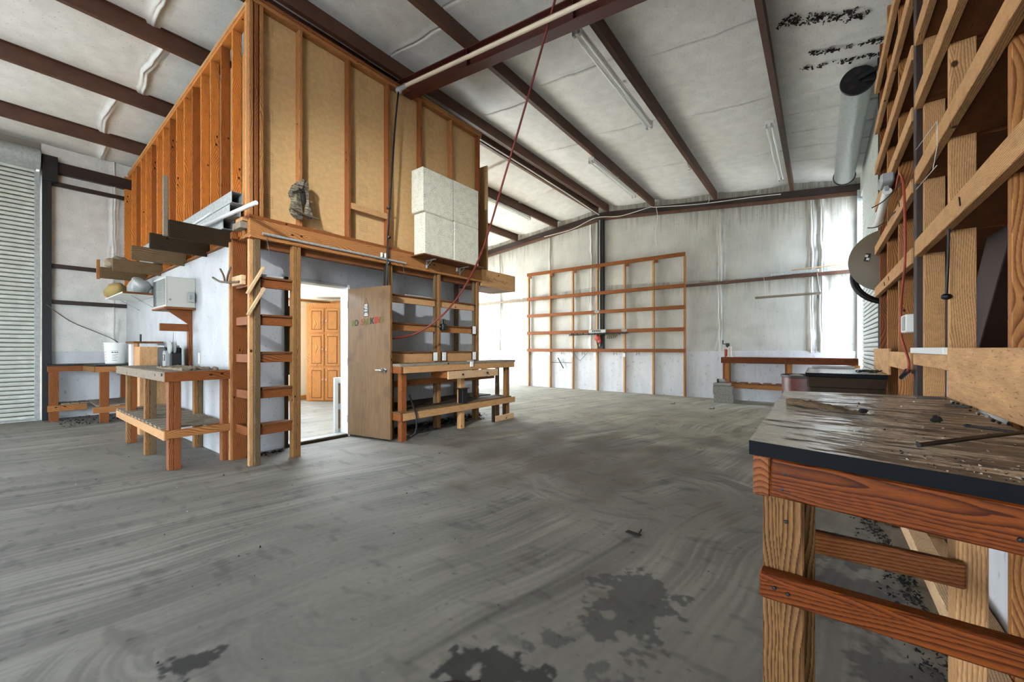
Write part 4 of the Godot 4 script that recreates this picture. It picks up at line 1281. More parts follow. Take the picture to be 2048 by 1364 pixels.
	bx(pc, "post", -5.12, -5.06, 2.43, 2.50, -1.64, -1.70, M.pine_red)
	# antlers on the block
	var an := thing("antlers", "small deer antler on a pale block at the office corner", "antler", Vector3(-4.9, 1.95, -1.62))
	tube(an, "beam", smooth_path([Vector3(-4.86, 1.94, -1.645), Vector3(-4.95, 1.93, -1.58), Vector3(-5.06, 1.945, -1.58), Vector3(-5.20, 1.965, -1.57), Vector3(-5.45, 2.035, -1.58)]), 0.012, M.antler, 7)
	tube(an, "tine", smooth_path([Vector3(-5.08, 1.945, -1.58), Vector3(-5.13, 2.02, -1.585), Vector3(-5.25, 2.11, -1.59)]), 0.010, M.antler, 7)
	tube(an, "tine", smooth_path([Vector3(-5.02, 1.94, -1.58), Vector3(-4.93, 2.00, -1.56), Vector3(-4.88, 2.085, -1.57)]), 0.010, M.antler, 7)

func flap(h: Node3D, called: String, pts: Array, th: float, m: Material) -> void:
	var st := start()
	var n := pts.size()
	var cz := Vector2.ZERO
	for p in pts:
		cz += p / n
	for sgn in [-1, 1]:
		for i in n:
			var p: Vector2 = pts[i]
			var q: Vector2 = pts[(i + 1) % n]
			poly(st, [Vector3(sgn * th, cz.y, cz.x), Vector3(sgn * th * 0.4, p.y, p.x), Vector3(sgn * th * 0.4, q.y, q.x)], [cz, p, q])
	for i in n:
		var p: Vector2 = pts[i]
		var q: Vector2 = pts[(i + 1) % n]
		poly(st, [Vector3(-th * 0.4, p.y, p.x), Vector3(th * 0.4, p.y, p.x), Vector3(th * 0.4, q.y, q.x), Vector3(-th * 0.4, q.y, q.x)], [p, p, q, q])
	put(h, called, done(st), m, Transform3D(Basis(), Vector3(-4.70, 0, 0)))

# ---------------------------------------------------------------- the corner between the office and the left wall

func build_left_corner() -> void:
	# slatted table against the office wall
	var t := thing("slatted_table", "lumber work table with a slatted lower shelf against the white office wall", "table", Vector3(-6.35, 0, -1.4))
	for k in 4:
		bx(t, "top_board", -7.55, -5.22, 0.975, 1.0, -1.14 - k * 0.13, -1.265 - k * 0.13, M.grey_board)
	bx(t, "apron", -7.58, -5.22, 0.90, 0.998, -1.10, -1.138, M.grey_board)
	bx(t, "apron", -5.218, -5.18, 0.90, 0.998, -1.10, -1.66, M.pine_red)
	bx(t, "apron", -7.58, -7.55, 0.90, 0.974, -1.14, -1.66, M.pine)
	for x in [-5.22, -6.18, -7.15]:
		for z in [-1.14, -1.60]:
			bx(t, "leg", x - 0.09, x - 0.002, 0.0, 0.975 if z < -1.5 else 0.975, z, z - 0.04, M.pine_red if x > -6.0 else M.pine_brown)
			bx(t, "leg", x - 0.04, x - 0.002, 0.0, 0.973, z - 0.042, z - (0.10 if z > -1.5 else 0.085), M.pine_red if x != -6.18 else M.old_board)
	bx(t, "shelf_rail", -7.58, -5.22, 0.31, 0.40, -1.10, -1.138, M.pine_pale)
	bx(t, "shelf_rail", -5.218, -5.18, 0.33, 0.41, -1.10, -1.66, M.pine)
	bx(t, "shelf_rail", -7.58, -5.22, 0.32, 0.40, -1.62, -1.65, M.pine)
	var x := -5.36
	while x > -7.5:
		bx(t, "slat", x - 0.10, x, 0.402, 0.424, -1.105, -1.66, M.grey_board)
		x -= 0.178
	tag(cloth("canvas_cloth", Vector3(-5.85, 1.001, -1.42), 0.55, 0.30, 31, M.canvas), "dirty pale canvas cloth spread on the slatted table", "cloth")
	bx(t, "hook", -5.30, -5.26, 0.955, 0.985, -1.092, -1.099, M.black_steel)

	# window air conditioner on its wooden bracket
	var ac := thing("window_air_conditioner", "beige window air conditioner sticking out of the white office wall", "air conditioner", Vector3(-6.8, 1.76, -1.55))
	bx(ac, "case", -7.08, -6.48, 1.76, 2.14, -1.40, -1.69, M.ac_enamel, 0.006)
	bx(ac, "front_frame", -7.08, -6.48, 1.76, 2.14, -1.388, -1.399, M.ac_enamel, 0.003)
	bx(ac, "intake", -7.06, -6.92, 1.785, 2.115, -1.383, -1.387, M.black_plastic, 0.001)
	bx(ac, "louver_recess", -6.90, -6.50, 1.785, 2.115, -1.384, -1.387, M.grey_enamel, 0.0)
	for k in 22:
		bx(ac, "fin", -6.895, -6.505, 1.79 + k * 0.015, 1.796 + k * 0.015, -1.372, -1.383, M.galvanised, 0.001)
	var dbx := bx(ac, "disconnect_box", -6.478, -6.42, 1.83, 1.96, -1.60, -1.67, M.grey_enamel, 0.006)
	bx(dbx, "switch", -6.42, -6.405, 1.86, 1.92, -1.615, -1.625, M.print_grey)
	lathe(ac, "badge", [Vector2(0, 0), Vector2(0.014, 0), Vector2(0.014, 0.004), Vector2(0, 0.005)], M.print_grey, Transform3D(Basis(Vector3.BACK, -PI / 2), Vector3(-6.479, 1.85, -1.43)), 14)
	var br := thing("cooler_bracket", "varnished wooden bracket with a gusset holding up the air conditioner", "bracket", Vector3(-6.65, 0.98, -1.6))
	bx(br, "platform", -7.08, -6.46, 1.735, 1.758, -1.37, -1.688, M.pine_red)
	bx(br, "post", -6.70, -6.61, 1.0, 1.735, -1.652, -1.688, M.pine_red)
	bx(br, "arm", -6.66, -6.62, 1.46, 1.555, -1.36, -1.65, M.pine_red)
	var st := start()
	var gp := [Vector2(-1.42, 1.735), Vector2(-1.65, 1.735), Vector2(-1.65, 1.56)]
	for sx in [-6.66, -6.62]:
		poly(st, [Vector3(sx, gp[0].y, gp[0].x), Vector3(sx, gp[1].y, gp[1].x), Vector3(sx, gp[2].y, gp[2].x)], [Vector2(0, 0), Vector2(0.15, 0), Vector2(0.15, 0.4)])
	for i in 3:
		var p: Vector2 = gp[i]
		var q: Vector2 = gp[(i + 1) % 3]
		poly(st, [Vector3(-6.66, p.y, p.x), Vector3(-6.62, p.y, p.x), Vector3(-6.62, q.y, q.x), Vector3(-6.66, q.y, q.x)], [Vector2(0, 0), Vector2(0.02, 0), Vector2(0.02, 0.3), Vector2(0, 0.3)])
	put(br, "gusset", done(st), M.pine_red)
	# bench grinder on the table
	var g := thing("bench_grinder", "black and white bench grinder marked 1 at the back of the slatted table", "grinder", Vector3(-6.7, 1.0, -1.56))
	bx(g, "body", -7.05, -6.70, 1.001, 1.25, -1.42, -1.60, M.black_steel, 0.015)
	bx(g, "top_cover", -7.04, -6.72, 1.25, 1.275, -1.42, -1.58, M.grey_enamel, 0.01)
	var fr := []
	for k in 9:
		var a := PI * k / 8
		fr.append(Vector2(-0.07 * cos(a), 0.05 + 0.05 * sin(a)))
	fr.append(Vector2(0.07, -0.10))
	fr.append(Vector2(-0.07, -0.10))
	sweep(g, "face_plate", fr, Vector3(-6.62, 1.11, -1.40), Vector3(-6.62, 1.11, -1.45), M.grey_enamel)
	bx(g, "number_panel", -6.665, -6.575, 1.08, 1.16, -1.396, -1.399, M.black_paint, 0.0)
	letters(g, "numeral", "1", 0.065, M.white_plastic, Transform3D(Basis(), Vector3(-6.62, 1.12, -1.395)), 0.002)
	lathe(g, "pulley", [Vector2(0, -0.03), Vector2(0.075, -0.03), Vector2(0.085, -0.02), Vector2(0.06, -0.005), Vector2(0.06, 0.005), Vector2(0.085, 0.02), Vector2(0.075, 0.03), Vector2(0, 0.03)], M.grey_enamel, Transform3D(Basis(Vector3.RIGHT, PI / 2), Vector3(-6.54, 1.25, -1.46)), 20)
	bx(g, "belt_guard", -6.55, -6.49, 1.001, 1.18, -1.44, -1.55, M.black_steel, 0.01)
	var hc := thing("twine_pair", "pair of thin strings hanging from the bracket arm to the grinder", "cord", Vector3(-6.64, 1.3, -1.5))
	tube(hc, "cord", [Vector3(-6.64, 1.47, -1.50), Vector3(-6.62, 1.38, -1.51), Vector3(-6.58, 1.27, -1.52)], 0.004, M.white_cord, 5)
	tube(hc, "cord", [Vector3(-6.64, 1.47, -1.50), Vector3(-6.66, 1.36, -1.50), Vector3(-6.70, 1.25, -1.50)], 0.004, M.print_grey, 5)
	# plywood stand beside it
	var p := thing("plywood_stand", "upright plywood box stand with a dark cap behind the slatted table", "box", Vector3(-8.1, 0, -1.55))
	bx(p, "front_board", -8.05, -7.72, 0.0, 1.26, -1.36, -1.385, M.plywood)
	bx(p, "side_board", -7.72, -7.70, 0.0, 1.26, -1.36, -1.68, M.plywood)
	bx(p, "tall_panel", -8.25, -8.0, 0.0, 1.31, -1.388, -1.41, M.pine)
	bx(p, "cap", -8.45, -7.9, 1.315, 1.34, -1.33, -1.66, M.plywood_dark)
	bx(p, "white_upright", -8.42, -8.27, 0.0, 1.30, -1.36, -1.40, M.white_enamel)
	tube(p, "pin", [Vector3(-8.15, 1.34, -1.45), Vector3(-8.15, 1.45, -1.45)], 0.012, M.black_steel, 6)
	# bench in the corner
	var b := thing("corner_bench", "dark-topped corner workbench with a stepped front under the bucket", "workbench", Vector3(-10.1, 0, -1.2))
	plate(b, "top", [Vector2(-10.66, -0.66), Vector2(-10.28, -0.66), Vector2(-10.28, -1.08), Vector2(-9.45, -1.13), Vector2(-9.45, -1.68), Vector2(-10.66, -1.68)], 0.935, 0.965, M.black_rubber)
	bx(b, "apron", -10.32, -10.28, 0.845, 0.934, -0.66, -1.08, M.pine_red)
	bx(b, "apron", -9.49, -9.45, 0.845, 0.934, -1.13, -1.68, M.pine)
	beam(b, "apron", Vector3(-10.30, 0.89, -1.09), Vector3(-9.47, 0.89, -1.13), 0.089, 0.038, M.pine_brown)
	for l in [[-10.32, -0.68], [-9.49, -1.18], [-9.49, -1.55], [-10.6, -1.6]]:
		bx(b, "leg", l[0] - 0.04, l[0] + 0.04, 0.0, 0.845, l[1], l[1] - 0.11, M.pine_red)
	bx(b, "lower_rail", -10.30, -10.26, 0.17, 0.27, -0.66, -1.12, M.pine)
	bx(b, "lower_rail", -9.47, -9.43, 0.17, 0.27, -1.10, -1.68, M.pine)
	var z := -0.70
	for k in 4:
		bx(b, "shelf_slat", -10.64, -10.30, 0.27, 0.295, z, z - 0.10, M.grey_board)
		z -= 0.115
	plate(b, "shelf_board", [Vector2(-10.6, -1.16), Vector2(-9.47, -1.14), Vector2(-9.47, -1.68), Vector2(-10.6, -1.68)], 0.28, 0.30, M.grey_board)
	# bucket
	var bk := thing("plastic_bucket", "white plastic bucket with ribbed rim and printed label on the corner bench", "bucket", Vector3(-10.05, 0.966, -1.45))
	lathe(bk, "pail", [Vector2(0.0, 0.0), Vector2(0.128, 0.0), Vector2(0.133, 0.01), Vector2(0.145, 0.27), Vector2(0.155, 0.272), Vector2(0.155, 0.285), Vector2(0.147, 0.287), Vector2(0.148, 0.315), Vector2(0.158, 0.317), Vector2(0.158, 0.33), Vector2(0.149, 0.332), Vector2(0.15, 0.355), Vector2(0.157, 0.358), Vector2(0.157, 0.372), Vector2(0.147, 0.372), Vector2(0.13, 0.02), Vector2(0.0, 0.02)], M.white_plastic, Transform3D(Basis(), Vector3(-10.05, 0.966, -1.45)), 36)
	for q in [[0.20, 0.55, 0.75, M.black_paint], [0.20, 0.80, 0.98, M.black_paint], [0.20, 1.02, 1.15, M.black_paint], [0.225, 0.55, 1.15, M.print_grey], [0.165, 0.6, 1.1, M.print_grey], [0.14, 0.6, 1.0, M.print_grey], [0.115, 0.6, 1.1, M.print_grey], [0.09, 0.6, 0.95, M.print_grey], [0.06, 0.6, 1.05, M.print_grey], [0.21, -0.25, -0.05, M.print_grey], [0.16, -0.25, -0.02, M.print_grey], [0.11, -0.22, -0.05, M.print_grey], [0.06, -0.25, -0.05, M.print_grey]]:
		var s2 := start()
		var h2 := 0.008 if q[3] == M.black_paint else 0.004
		for k in 4:
			var a0 := lerpf(q[1], q[2], k / 4.0) - 1.05
			var a1 := lerpf(q[1], q[2], (k + 1) / 4.0) - 1.05
			var rr: float = 0.1345 + q[0] * 0.041
			poly(s2, [Vector3(cos(a0) * rr, q[0] - h2, -sin(a0) * rr), Vector3(cos(a1) * rr, q[0] - h2, -sin(a1) * rr), Vector3(cos(a1) * rr, q[0] + h2, -sin(a1) * rr), Vector3(cos(a0) * rr, q[0] + h2, -sin(a0) * rr)], [Vector2(), Vector2(), Vector2(), Vector2()])
		put(bk, "label_print", done(s2), q[3], Transform3D(Basis(), Vector3(-10.05, 0.966, -1.45)))
	var cw := thing("wall_cable", "thin dark cable drooping from the door jamb down to the bucket", "cable", Vector3(-10.6, 1.4, -1.1))
	tube(cw, "cable", smooth_path([Vector3(-10.55, 1.99, -0.67), Vector3(-10.58, 1.72, -0.95), Vector3(-10.58, 1.55, -1.25), Vector3(-10.40, 1.42, -1.45), Vector3(-10.15, 1.34, -1.5)]), 0.008, M.grout, 6)
	# shelf and stuffed bags up on the office wall
	var s := thing("side_shelf", "thin white shelf board on wire brackets high on the office side wall", "shelf", Vector3(-9.0, 2.08, -1.5))
	bx(s, "board", -9.75, -8.35, 2.075, 2.095, -1.28, -1.69, M.white_enamel)
	bx(s, "edge_strip", -8.35, -8.33, 2.07, 2.10, -1.28, -1.69, M.plywood_dark)
	for x2 in [-8.6, -9.5]:
		beam(s, "bracket", Vector3(x2, 1.90, -1.68), Vector3(x2, 2.07, -1.42), 0.012, 0.012, M.galvanised)
	var ba := thing("plastic_sack", "crumpled clear plastic sack at the wall end of the white shelf", "sack", Vector3(-8.55, 2.096, -1.5))
	lump(ba, "sack", Vector3(-8.62, 2.22, -1.52), Vector3(0.20, 0.135, 0.13), M.grey_enamel, 0.5, 5, 16)
	var yf := thing("foam_roll", "yellowed insulation roll on the white shelf board", "roll", Vector3(-9.3, 2.096, -1.4))
	lump(yf, "roll", Vector3(-9.35, 2.21, -1.36), Vector3(0.36, 0.12, 0.12), M.yellow_foam, 0.25, 8, 16)
	lump(yf, "lobe", Vector3(-9.65, 2.19, -1.35), Vector3(0.12, 0.10, 0.10), M.yellow_foam, 0.3, 9, 12)
	var rg := thing("rag_bundle", "pale rags and plastic heaped on the last outrigger", "rags", Vector3(-9.1, 2.55, -1.3))
	lump(rg, "rag", Vector3(-9.0, 2.60, -1.26), Vector3(0.22, 0.07, 0.09), M.canvas, 0.6, 12, 14)
	lump(rg, "rag", Vector3(-8.7, 2.60, -1.30), Vector3(0.20, 0.06, 0.10), M.leather, 0.6, 13, 14)

func cloth(called: String, at: Vector3, w: float, d: float, s: int, m: Material) -> MeshInstance3D:
	var nz := noise(s, 1.0, 2)
	var st := start(true)
	var n := 26
	var k := 14
	var P := func(i: int, j: int, low: bool) -> Vector3:
		var u := float(i) / n - 0.5
		var v := float(j) / k - 0.5
		var e := 1.0 + 0.12 * nz.get_noise_2d(u * 9.0, v * 9.0)
		var y := 0.0 if low else 0.006 + 0.035 * absf(nz.get_noise_2d(u * 4.0 + 5.0, v * 5.0)) + 0.02 * maxf(nz.get_noise_2d(u * 11.0, v * 11.0), 0.0)
		return Vector3(u * w * 2.0 * e, y, v * d * e)
	for i in n:
		for j in k:
			for low in [false, true]:
				poly(st, [P.call(i, j, low), P.call(i + 1, j, low), P.call(i + 1, j + 1, low), P.call(i, j + 1, low)], [Vector2(i, j) / 10.0, Vector2(i + 1, j) / 10.0, Vector2(i + 1, j + 1) / 10.0, Vector2(i, j + 1) / 10.0])
	for i in n:
		for j in [0, k]:
			poly(st, [P.call(i, j, false), P.call(i + 1, j, false), P.call(i + 1, j, true), P.call(i, j, true)], [Vector2(), Vector2(), Vector2(), Vector2()])
	for j in k:
		for i in [0, n]:
			poly(st, [P.call(i, j, false), P.call(i, j + 1, false), P.call(i, j + 1, true), P.call(i, j, true)], [Vector2(), Vector2(), Vector2(), Vector2()])
	return put(self, called, done(st), m, Transform3D(Basis(), at))

# ---------------------------------------------------------------- the end wall

func build_far_wall_things() -> void:
	var r := thing("wall_rack", "large open grid rack of reddish lumber standing against the end wall", "rack", Vector3(-5.2, 0, -10.9))
	var xs := [-7.64, -6.81, -6.0, -5.19, -4.36, -3.56, -2.76]
	for x in xs:
		bx(r, "upright", x - 0.022, x + 0.022, 0.0, 3.60, -10.985, -10.90, M.pine_pale if x != xs[-1] else M.pine)
	for y in [[3.60, 3.70], [2.80, 2.895], [2.25, 2.345], [1.68, 1.78], [1.135, 1.225]]:
		bx(r, "cross_rail", -7.665, -5.2, y[0], y[1], -10.899, -10.86, M.pine_red)
		bx(r, "cross_rail", -5.198, -2.735, y[0], y[1], -10.899, -10.86, M.pine_red)
	for i in 6:
		bx(r, "cleat", xs[i] + 0.03, xs[i] + 0.14, 3.52, 3.60, -10.90, -10.87, M.pine_red)
	for q in [[-6.3, "hook"], [-5.6, "hook"], [-4.6, "hook"], [-3.95, "hook"]]:
		tube(r, "hook", [Vector3(q[0] - 0.03, 1.14, -10.855), Vector3(q[0] - 0.05, 1.05, -10.84), Vector3(q[0], 1.10, -10.84), Vector3(q[0] + 0.05, 1.05, -10.84), Vector3(q[0] + 0.03, 1.14, -10.855)], 0.006, M.black_steel, 5)
	for q in [[-5.17, 2.305], [-4.345, 1.745]]:
		lathe(r, "oval_badge", [Vector2(0, 0), Vector2(0.085, 0), Vector2(0.085, 0.006), Vector2(0, 0.008)], M.print_grey, Transform3D(Basis(Vector3.RIGHT, PI / 2).scaled(Vector3(1, 0.5, 1)), Vector3(q[0], q[1], -10.86)), 20)
	for q in [[-6.02, 1.03], [-5.25, 1.05], [-4.36, 1.05], [-6.83, 1.06]]:
		bx(r, "outlet_cover", q[0] - 0.035, q[0] + 0.035, q[1] - 0.05, q[1] + 0.06, -10.90, -10.885, M.white_plastic)
	var t := thing("hanging_saw", "grey tool with dark lettering and a long rail hanging on the wall rack", "tool", Vector3(-5.1, 1.65, -10.82))
	bx(t, "case", -5.40, -4.86, 1.68, 1.785, -10.855, -10.78, M.galvanised, 0.02)
	for k in 5:
		bx(t, "lettering", -5.28 + k * 0.055, -5.24 + k * 0.055, 1.715, 1.765, -10.779, -10.777, M.ink, 0.0)
	tube(t, "rail", [Vector3(-6.05, 1.64, -10.80), Vector3(-4.22, 1.67, -10.80)], 0.018, M.black_steel, 7)
	for k in 9:
		bx(t, "lug", -6.0 + k * 0.19, -5.95 + k * 0.19, 1.63, 1.69, -10.83, -10.79, M.black_steel, 0.004)
	var c := thing("red_come_along", "rusty red hoist hanging below the grey tool on the rack", "hoist", Vector3(-5.1, 1.4, -10.82))
	lump(c, "body", Vector3(-5.13, 1.53, -10.82), Vector3(0.10, 0.09, 0.04), M.red_tool, 0.5, 4, 12)
	lump(c, "drum", Vector3(-5.07, 1.46, -10.82), Vector3(0.06, 0.07, 0.03), M.red_tool, 0.4, 6, 10)
	tube(c, "chain", smooth_path([Vector3(-5.18, 1.60, -10.82), Vector3(-5.16, 1.45, -10.82), Vector3(-5.12, 1.32, -10.82), Vector3(-5.06, 1.42, -10.82)]), 0.010, M.black_steel, 6)
	var dl := thing("dried_leaves", "small bunch of dried leaves hanging from the rack rail", "leaves", Vector3(-4.75, 1.5, -10.8))
	for k in 7:
		var a := -1.9 + 0.32 * k
		beam(dl, "leaf", Vector3(-4.78 + 0.03 * k, 1.66, -10.80), Vector3(-4.78 + 0.03 * k + 0.12 * cos(a), 1.66 + 0.13 * sin(a) - 0.02, -10.79), 0.008, 0.035, M.leafy, Vector3.BACK, 0.001)
	var wv := thing("hanging_wire", "loose wire looping below the lowest rail of the rack", "wire", Vector3(-5.7, 1.0, -10.85))
	tube(wv, "wire", smooth_path([Vector3(-5.95, 1.20, -10.85), Vector3(-5.85, 1.0, -10.85), Vector3(-5.72, 0.88, -10.86), Vector3(-5.6, 0.98, -10.86), Vector3(-5.45, 1.13, -10.85)]), 0.006, M.grout, 5)
	var pb := thing("pry_bar", "thin dark bar crossing a rusty rod between two rack uprights", "bar", Vector3(-6.4, 0.8, -10.95))
	beam(pb, "bar", Vector3(-6.52, 0.95, -10.92), Vector3(-6.32, 0.62, -10.92), 0.03, 0.02, M.black_steel)
	tube(pb, "rod", [Vector3(-6.78, 0.80, -10.95), Vector3(-6.03, 0.80, -10.95)], 0.008, M.primer, 6)
	# shop light tube hung from the girt
	var h := thing("hanging_strip_light", "slim unlit strip light hung on wires below the end wall girt", "strip light", Vector3(-0.6, 2.4, -10.85))
	beam(h, "housing", Vector3(-1.19, 2.40, -10.80), Vector3(0.02, 2.415, -10.80), 0.05, 0.06, M.grey_board, Vector3.UP, 0.01)
	for x in [-0.98, 0.0]:
		tube(h, "wire", [Vector3(x - 0.05, 2.88, -10.92), Vector3(x, 2.43, -10.80)], 0.003, M.white_cord, 5)
	var tr := thing("metal_tray", "long grey metal reflector tray resting on the end wall girt", "tray", Vector3(-0.45, 2.88, -10.93))
	bx(tr, "tray", -0.88, -0.02, 2.882, 2.95, -10.975, -10.87, M.galvanised, 0.01)
	var ps := thing("cane_pole", "pale cane pole laid along the end wall girt", "pole", Vector3(0.2, 2.9, -10.92))
	tube(ps, "pole", [Vector3(-0.5, 2.975, -10.91), Vector3(0.58, 3.0, -10.90)], 0.014, M.pine_raw, 6)

func build_far_bench() -> void:
	var b := thing("end_wall_bench", "low-slatted varnished workbench along the end wall beside the roll-up door", "workbench", Vector3(-0.6, 0, -10.7))
	bx(b, "top", -1.83, 0.60, 1.005, 1.035, -10.40, -10.97, M.pine_bold)
	bx(b, "apron", -1.83, 0.60, 0.90, 1.004, -10.40, -10.44, M.pine_bold)
	for x in [-1.80, -0.60, 0.50]:
		bx(b, "leg", x, x + 0.04, 0.0, 0.90, -10.445, -10.535, M.pine_red)
		bx(b, "leg", x + 0.042, x + 0.13, 0.0, 0.90, -10.445, -10.485, M.pine)
		bx(b, "leg", x, x + 0.09, 0.0, 1.0, -10.92, -10.96, M.pine_brown)
	bx(b, "shelf_rail", -1.83, 0.60, 0.33, 0.42, -10.40, -10.44, M.pine)
	bx(b, "shelf_rail", -1.83, 0.60, 0.33, 0.42, -10.90, -10.93, M.pine)
	var x := -1.75
	while x < 0.55:
		bx(b, "slat", x, x + 0.16, 0.42, 0.44, -10.41, -10.95, M.pine_red)
		x += 0.24
	var v := thing("bottle_jack", "small pale and red bottle jack on the left end of the end wall bench", "jack", Vector3(-1.70, 1.035, -10.6))
	lathe(v, "body", [Vector2(0, 0), Vector2(0.07, 0), Vector2(0.07, 0.02), Vector2(0.045, 0.03), Vector2(0.042, 0.22), Vector2(0.03, 0.25), Vector2(0.0, 0.25)], M.litter_pale, Transform3D(Basis(), Vector3(-1.68, 1.035, -10.6)), 16)
	bx(v, "sleeve", -1.79, -1.73, 1.036, 1.22, -10.63, -10.57, M.red_tool, 0.02)
	tube(v, "handle", [Vector3(-1.72, 1.26, -10.6), Vector3(-1.76, 1.34, -10.6), Vector3(-1.82, 1.34, -10.6), Vector3(-1.82, 1.43, -10.6)], 0.015, M.black_steel, 7)
	bx(v, "head", -1.76, -1.68, 1.285, 1.36, -10.63, -10.57, M.black_steel, 0.012)
	var spots := [[0.0, 0.19, 0.0, "lower grey concrete block beside the end wall bench"], [0.192, 0.382, 0.02, "upper grey concrete block under the jar, beside the end wall bench"]]
	for q in spots:
		var c := thing("concrete_block", q[3], "concrete block", Vector3(-1.72, q[0], -10.27), "stacked concrete blocks")
		var off: float = q[2]
		for z in [-10.17, -10.36]:
			bx(c, "face_shell", -1.93 - off, -1.54 - off, q[0], q[1], z, z + 0.032, M.concrete, 0.006)
		for x2 in [-1.93, -1.75, -1.572]:
			bx(c, "web", x2 - off, x2 + 0.032 - off, q[0], q[1], -10.33, -10.17, M.concrete, 0.004)
	var cp := thing("block_cap", "broken half-thickness paver capping the concrete blocks", "paver", Vector3(-1.76, 0.382, -10.27))
	bx(cp, "paver", -1.95, -1.60, 0.383, 0.45, -10.14, -10.36, M.concrete, 0.015)
	var j := thing("glass_jar", "small cloudy jar lying on the broken paver", "jar", Vector3(-1.78, 0.45, -10.25))
	tube(j, "jar", [Vector3(-1.84, 0.495, -10.25), Vector3(-1.72, 0.495, -10.24)], 0.043, M.print_grey, 14)
	tube(j, "lid", [Vector3(-1.88, 0.495, -10.25), Vector3(-1.84, 0.495, -10.25)], 0.046, M.black_plastic, 14)
	var d := thing("oil_drum", "rusty red open steel drum behind the dark bench", "drum", Vector3(-0.13, 0, -6.62))
	var prof := [Vector2(0.0, 0.02), Vector2(0.28, 0.02), Vector2(0.293, 0.0), Vector2(0.293, 0.02), Vector2(0.285, 0.03), Vector2(0.285, 0.28), Vector2(0.295, 0.30), Vector2(0.285, 0.32), Vector2(0.285, 0.57), Vector2(0.295, 0.59), Vector2(0.285, 0.61), Vector2(0.285, 0.85), Vector2(0.295, 0.855), Vector2(0.297, 0.875), Vector2(0.285, 0.88), Vector2(0.275, 0.87), Vector2(0.275, 0.79), Vector2(0.0, 0.79)]
	lathe(d, "shell", prof, M.rust_drum, Transform3D(Basis(), Vector3(-0.13, 0, -6.62)), 40)
	lathe(d, "rim", [Vector2(0.284, 0.862), Vector2(0.299, 0.862), Vector2(0.299, 0.886), Vector2(0.284, 0.886), Vector2(0.284, 0.862)], M.black_steel, Transform3D(Basis(), Vector3(-0.13, 0, -6.62)), 40)
	var tl := thing("trash_heap", "pale crumpled trash filling the open steel drum", "trash", Vector3(-0.13, 0.79, -6.62))
	for k in 5:
		lump(tl, "scrap", Vector3(-0.13 + 0.13 * cos(k * 1.26), 0.83, -6.62 + 0.13 * sin(k * 1.26)), Vector3(0.12, 0.055, 0.12), M.litter_pale if k % 2 == 0 else M.litter, 0.7, 20 + k, 10)

# ---------------------------------------------------------------- the right wall: lumber rack and benches

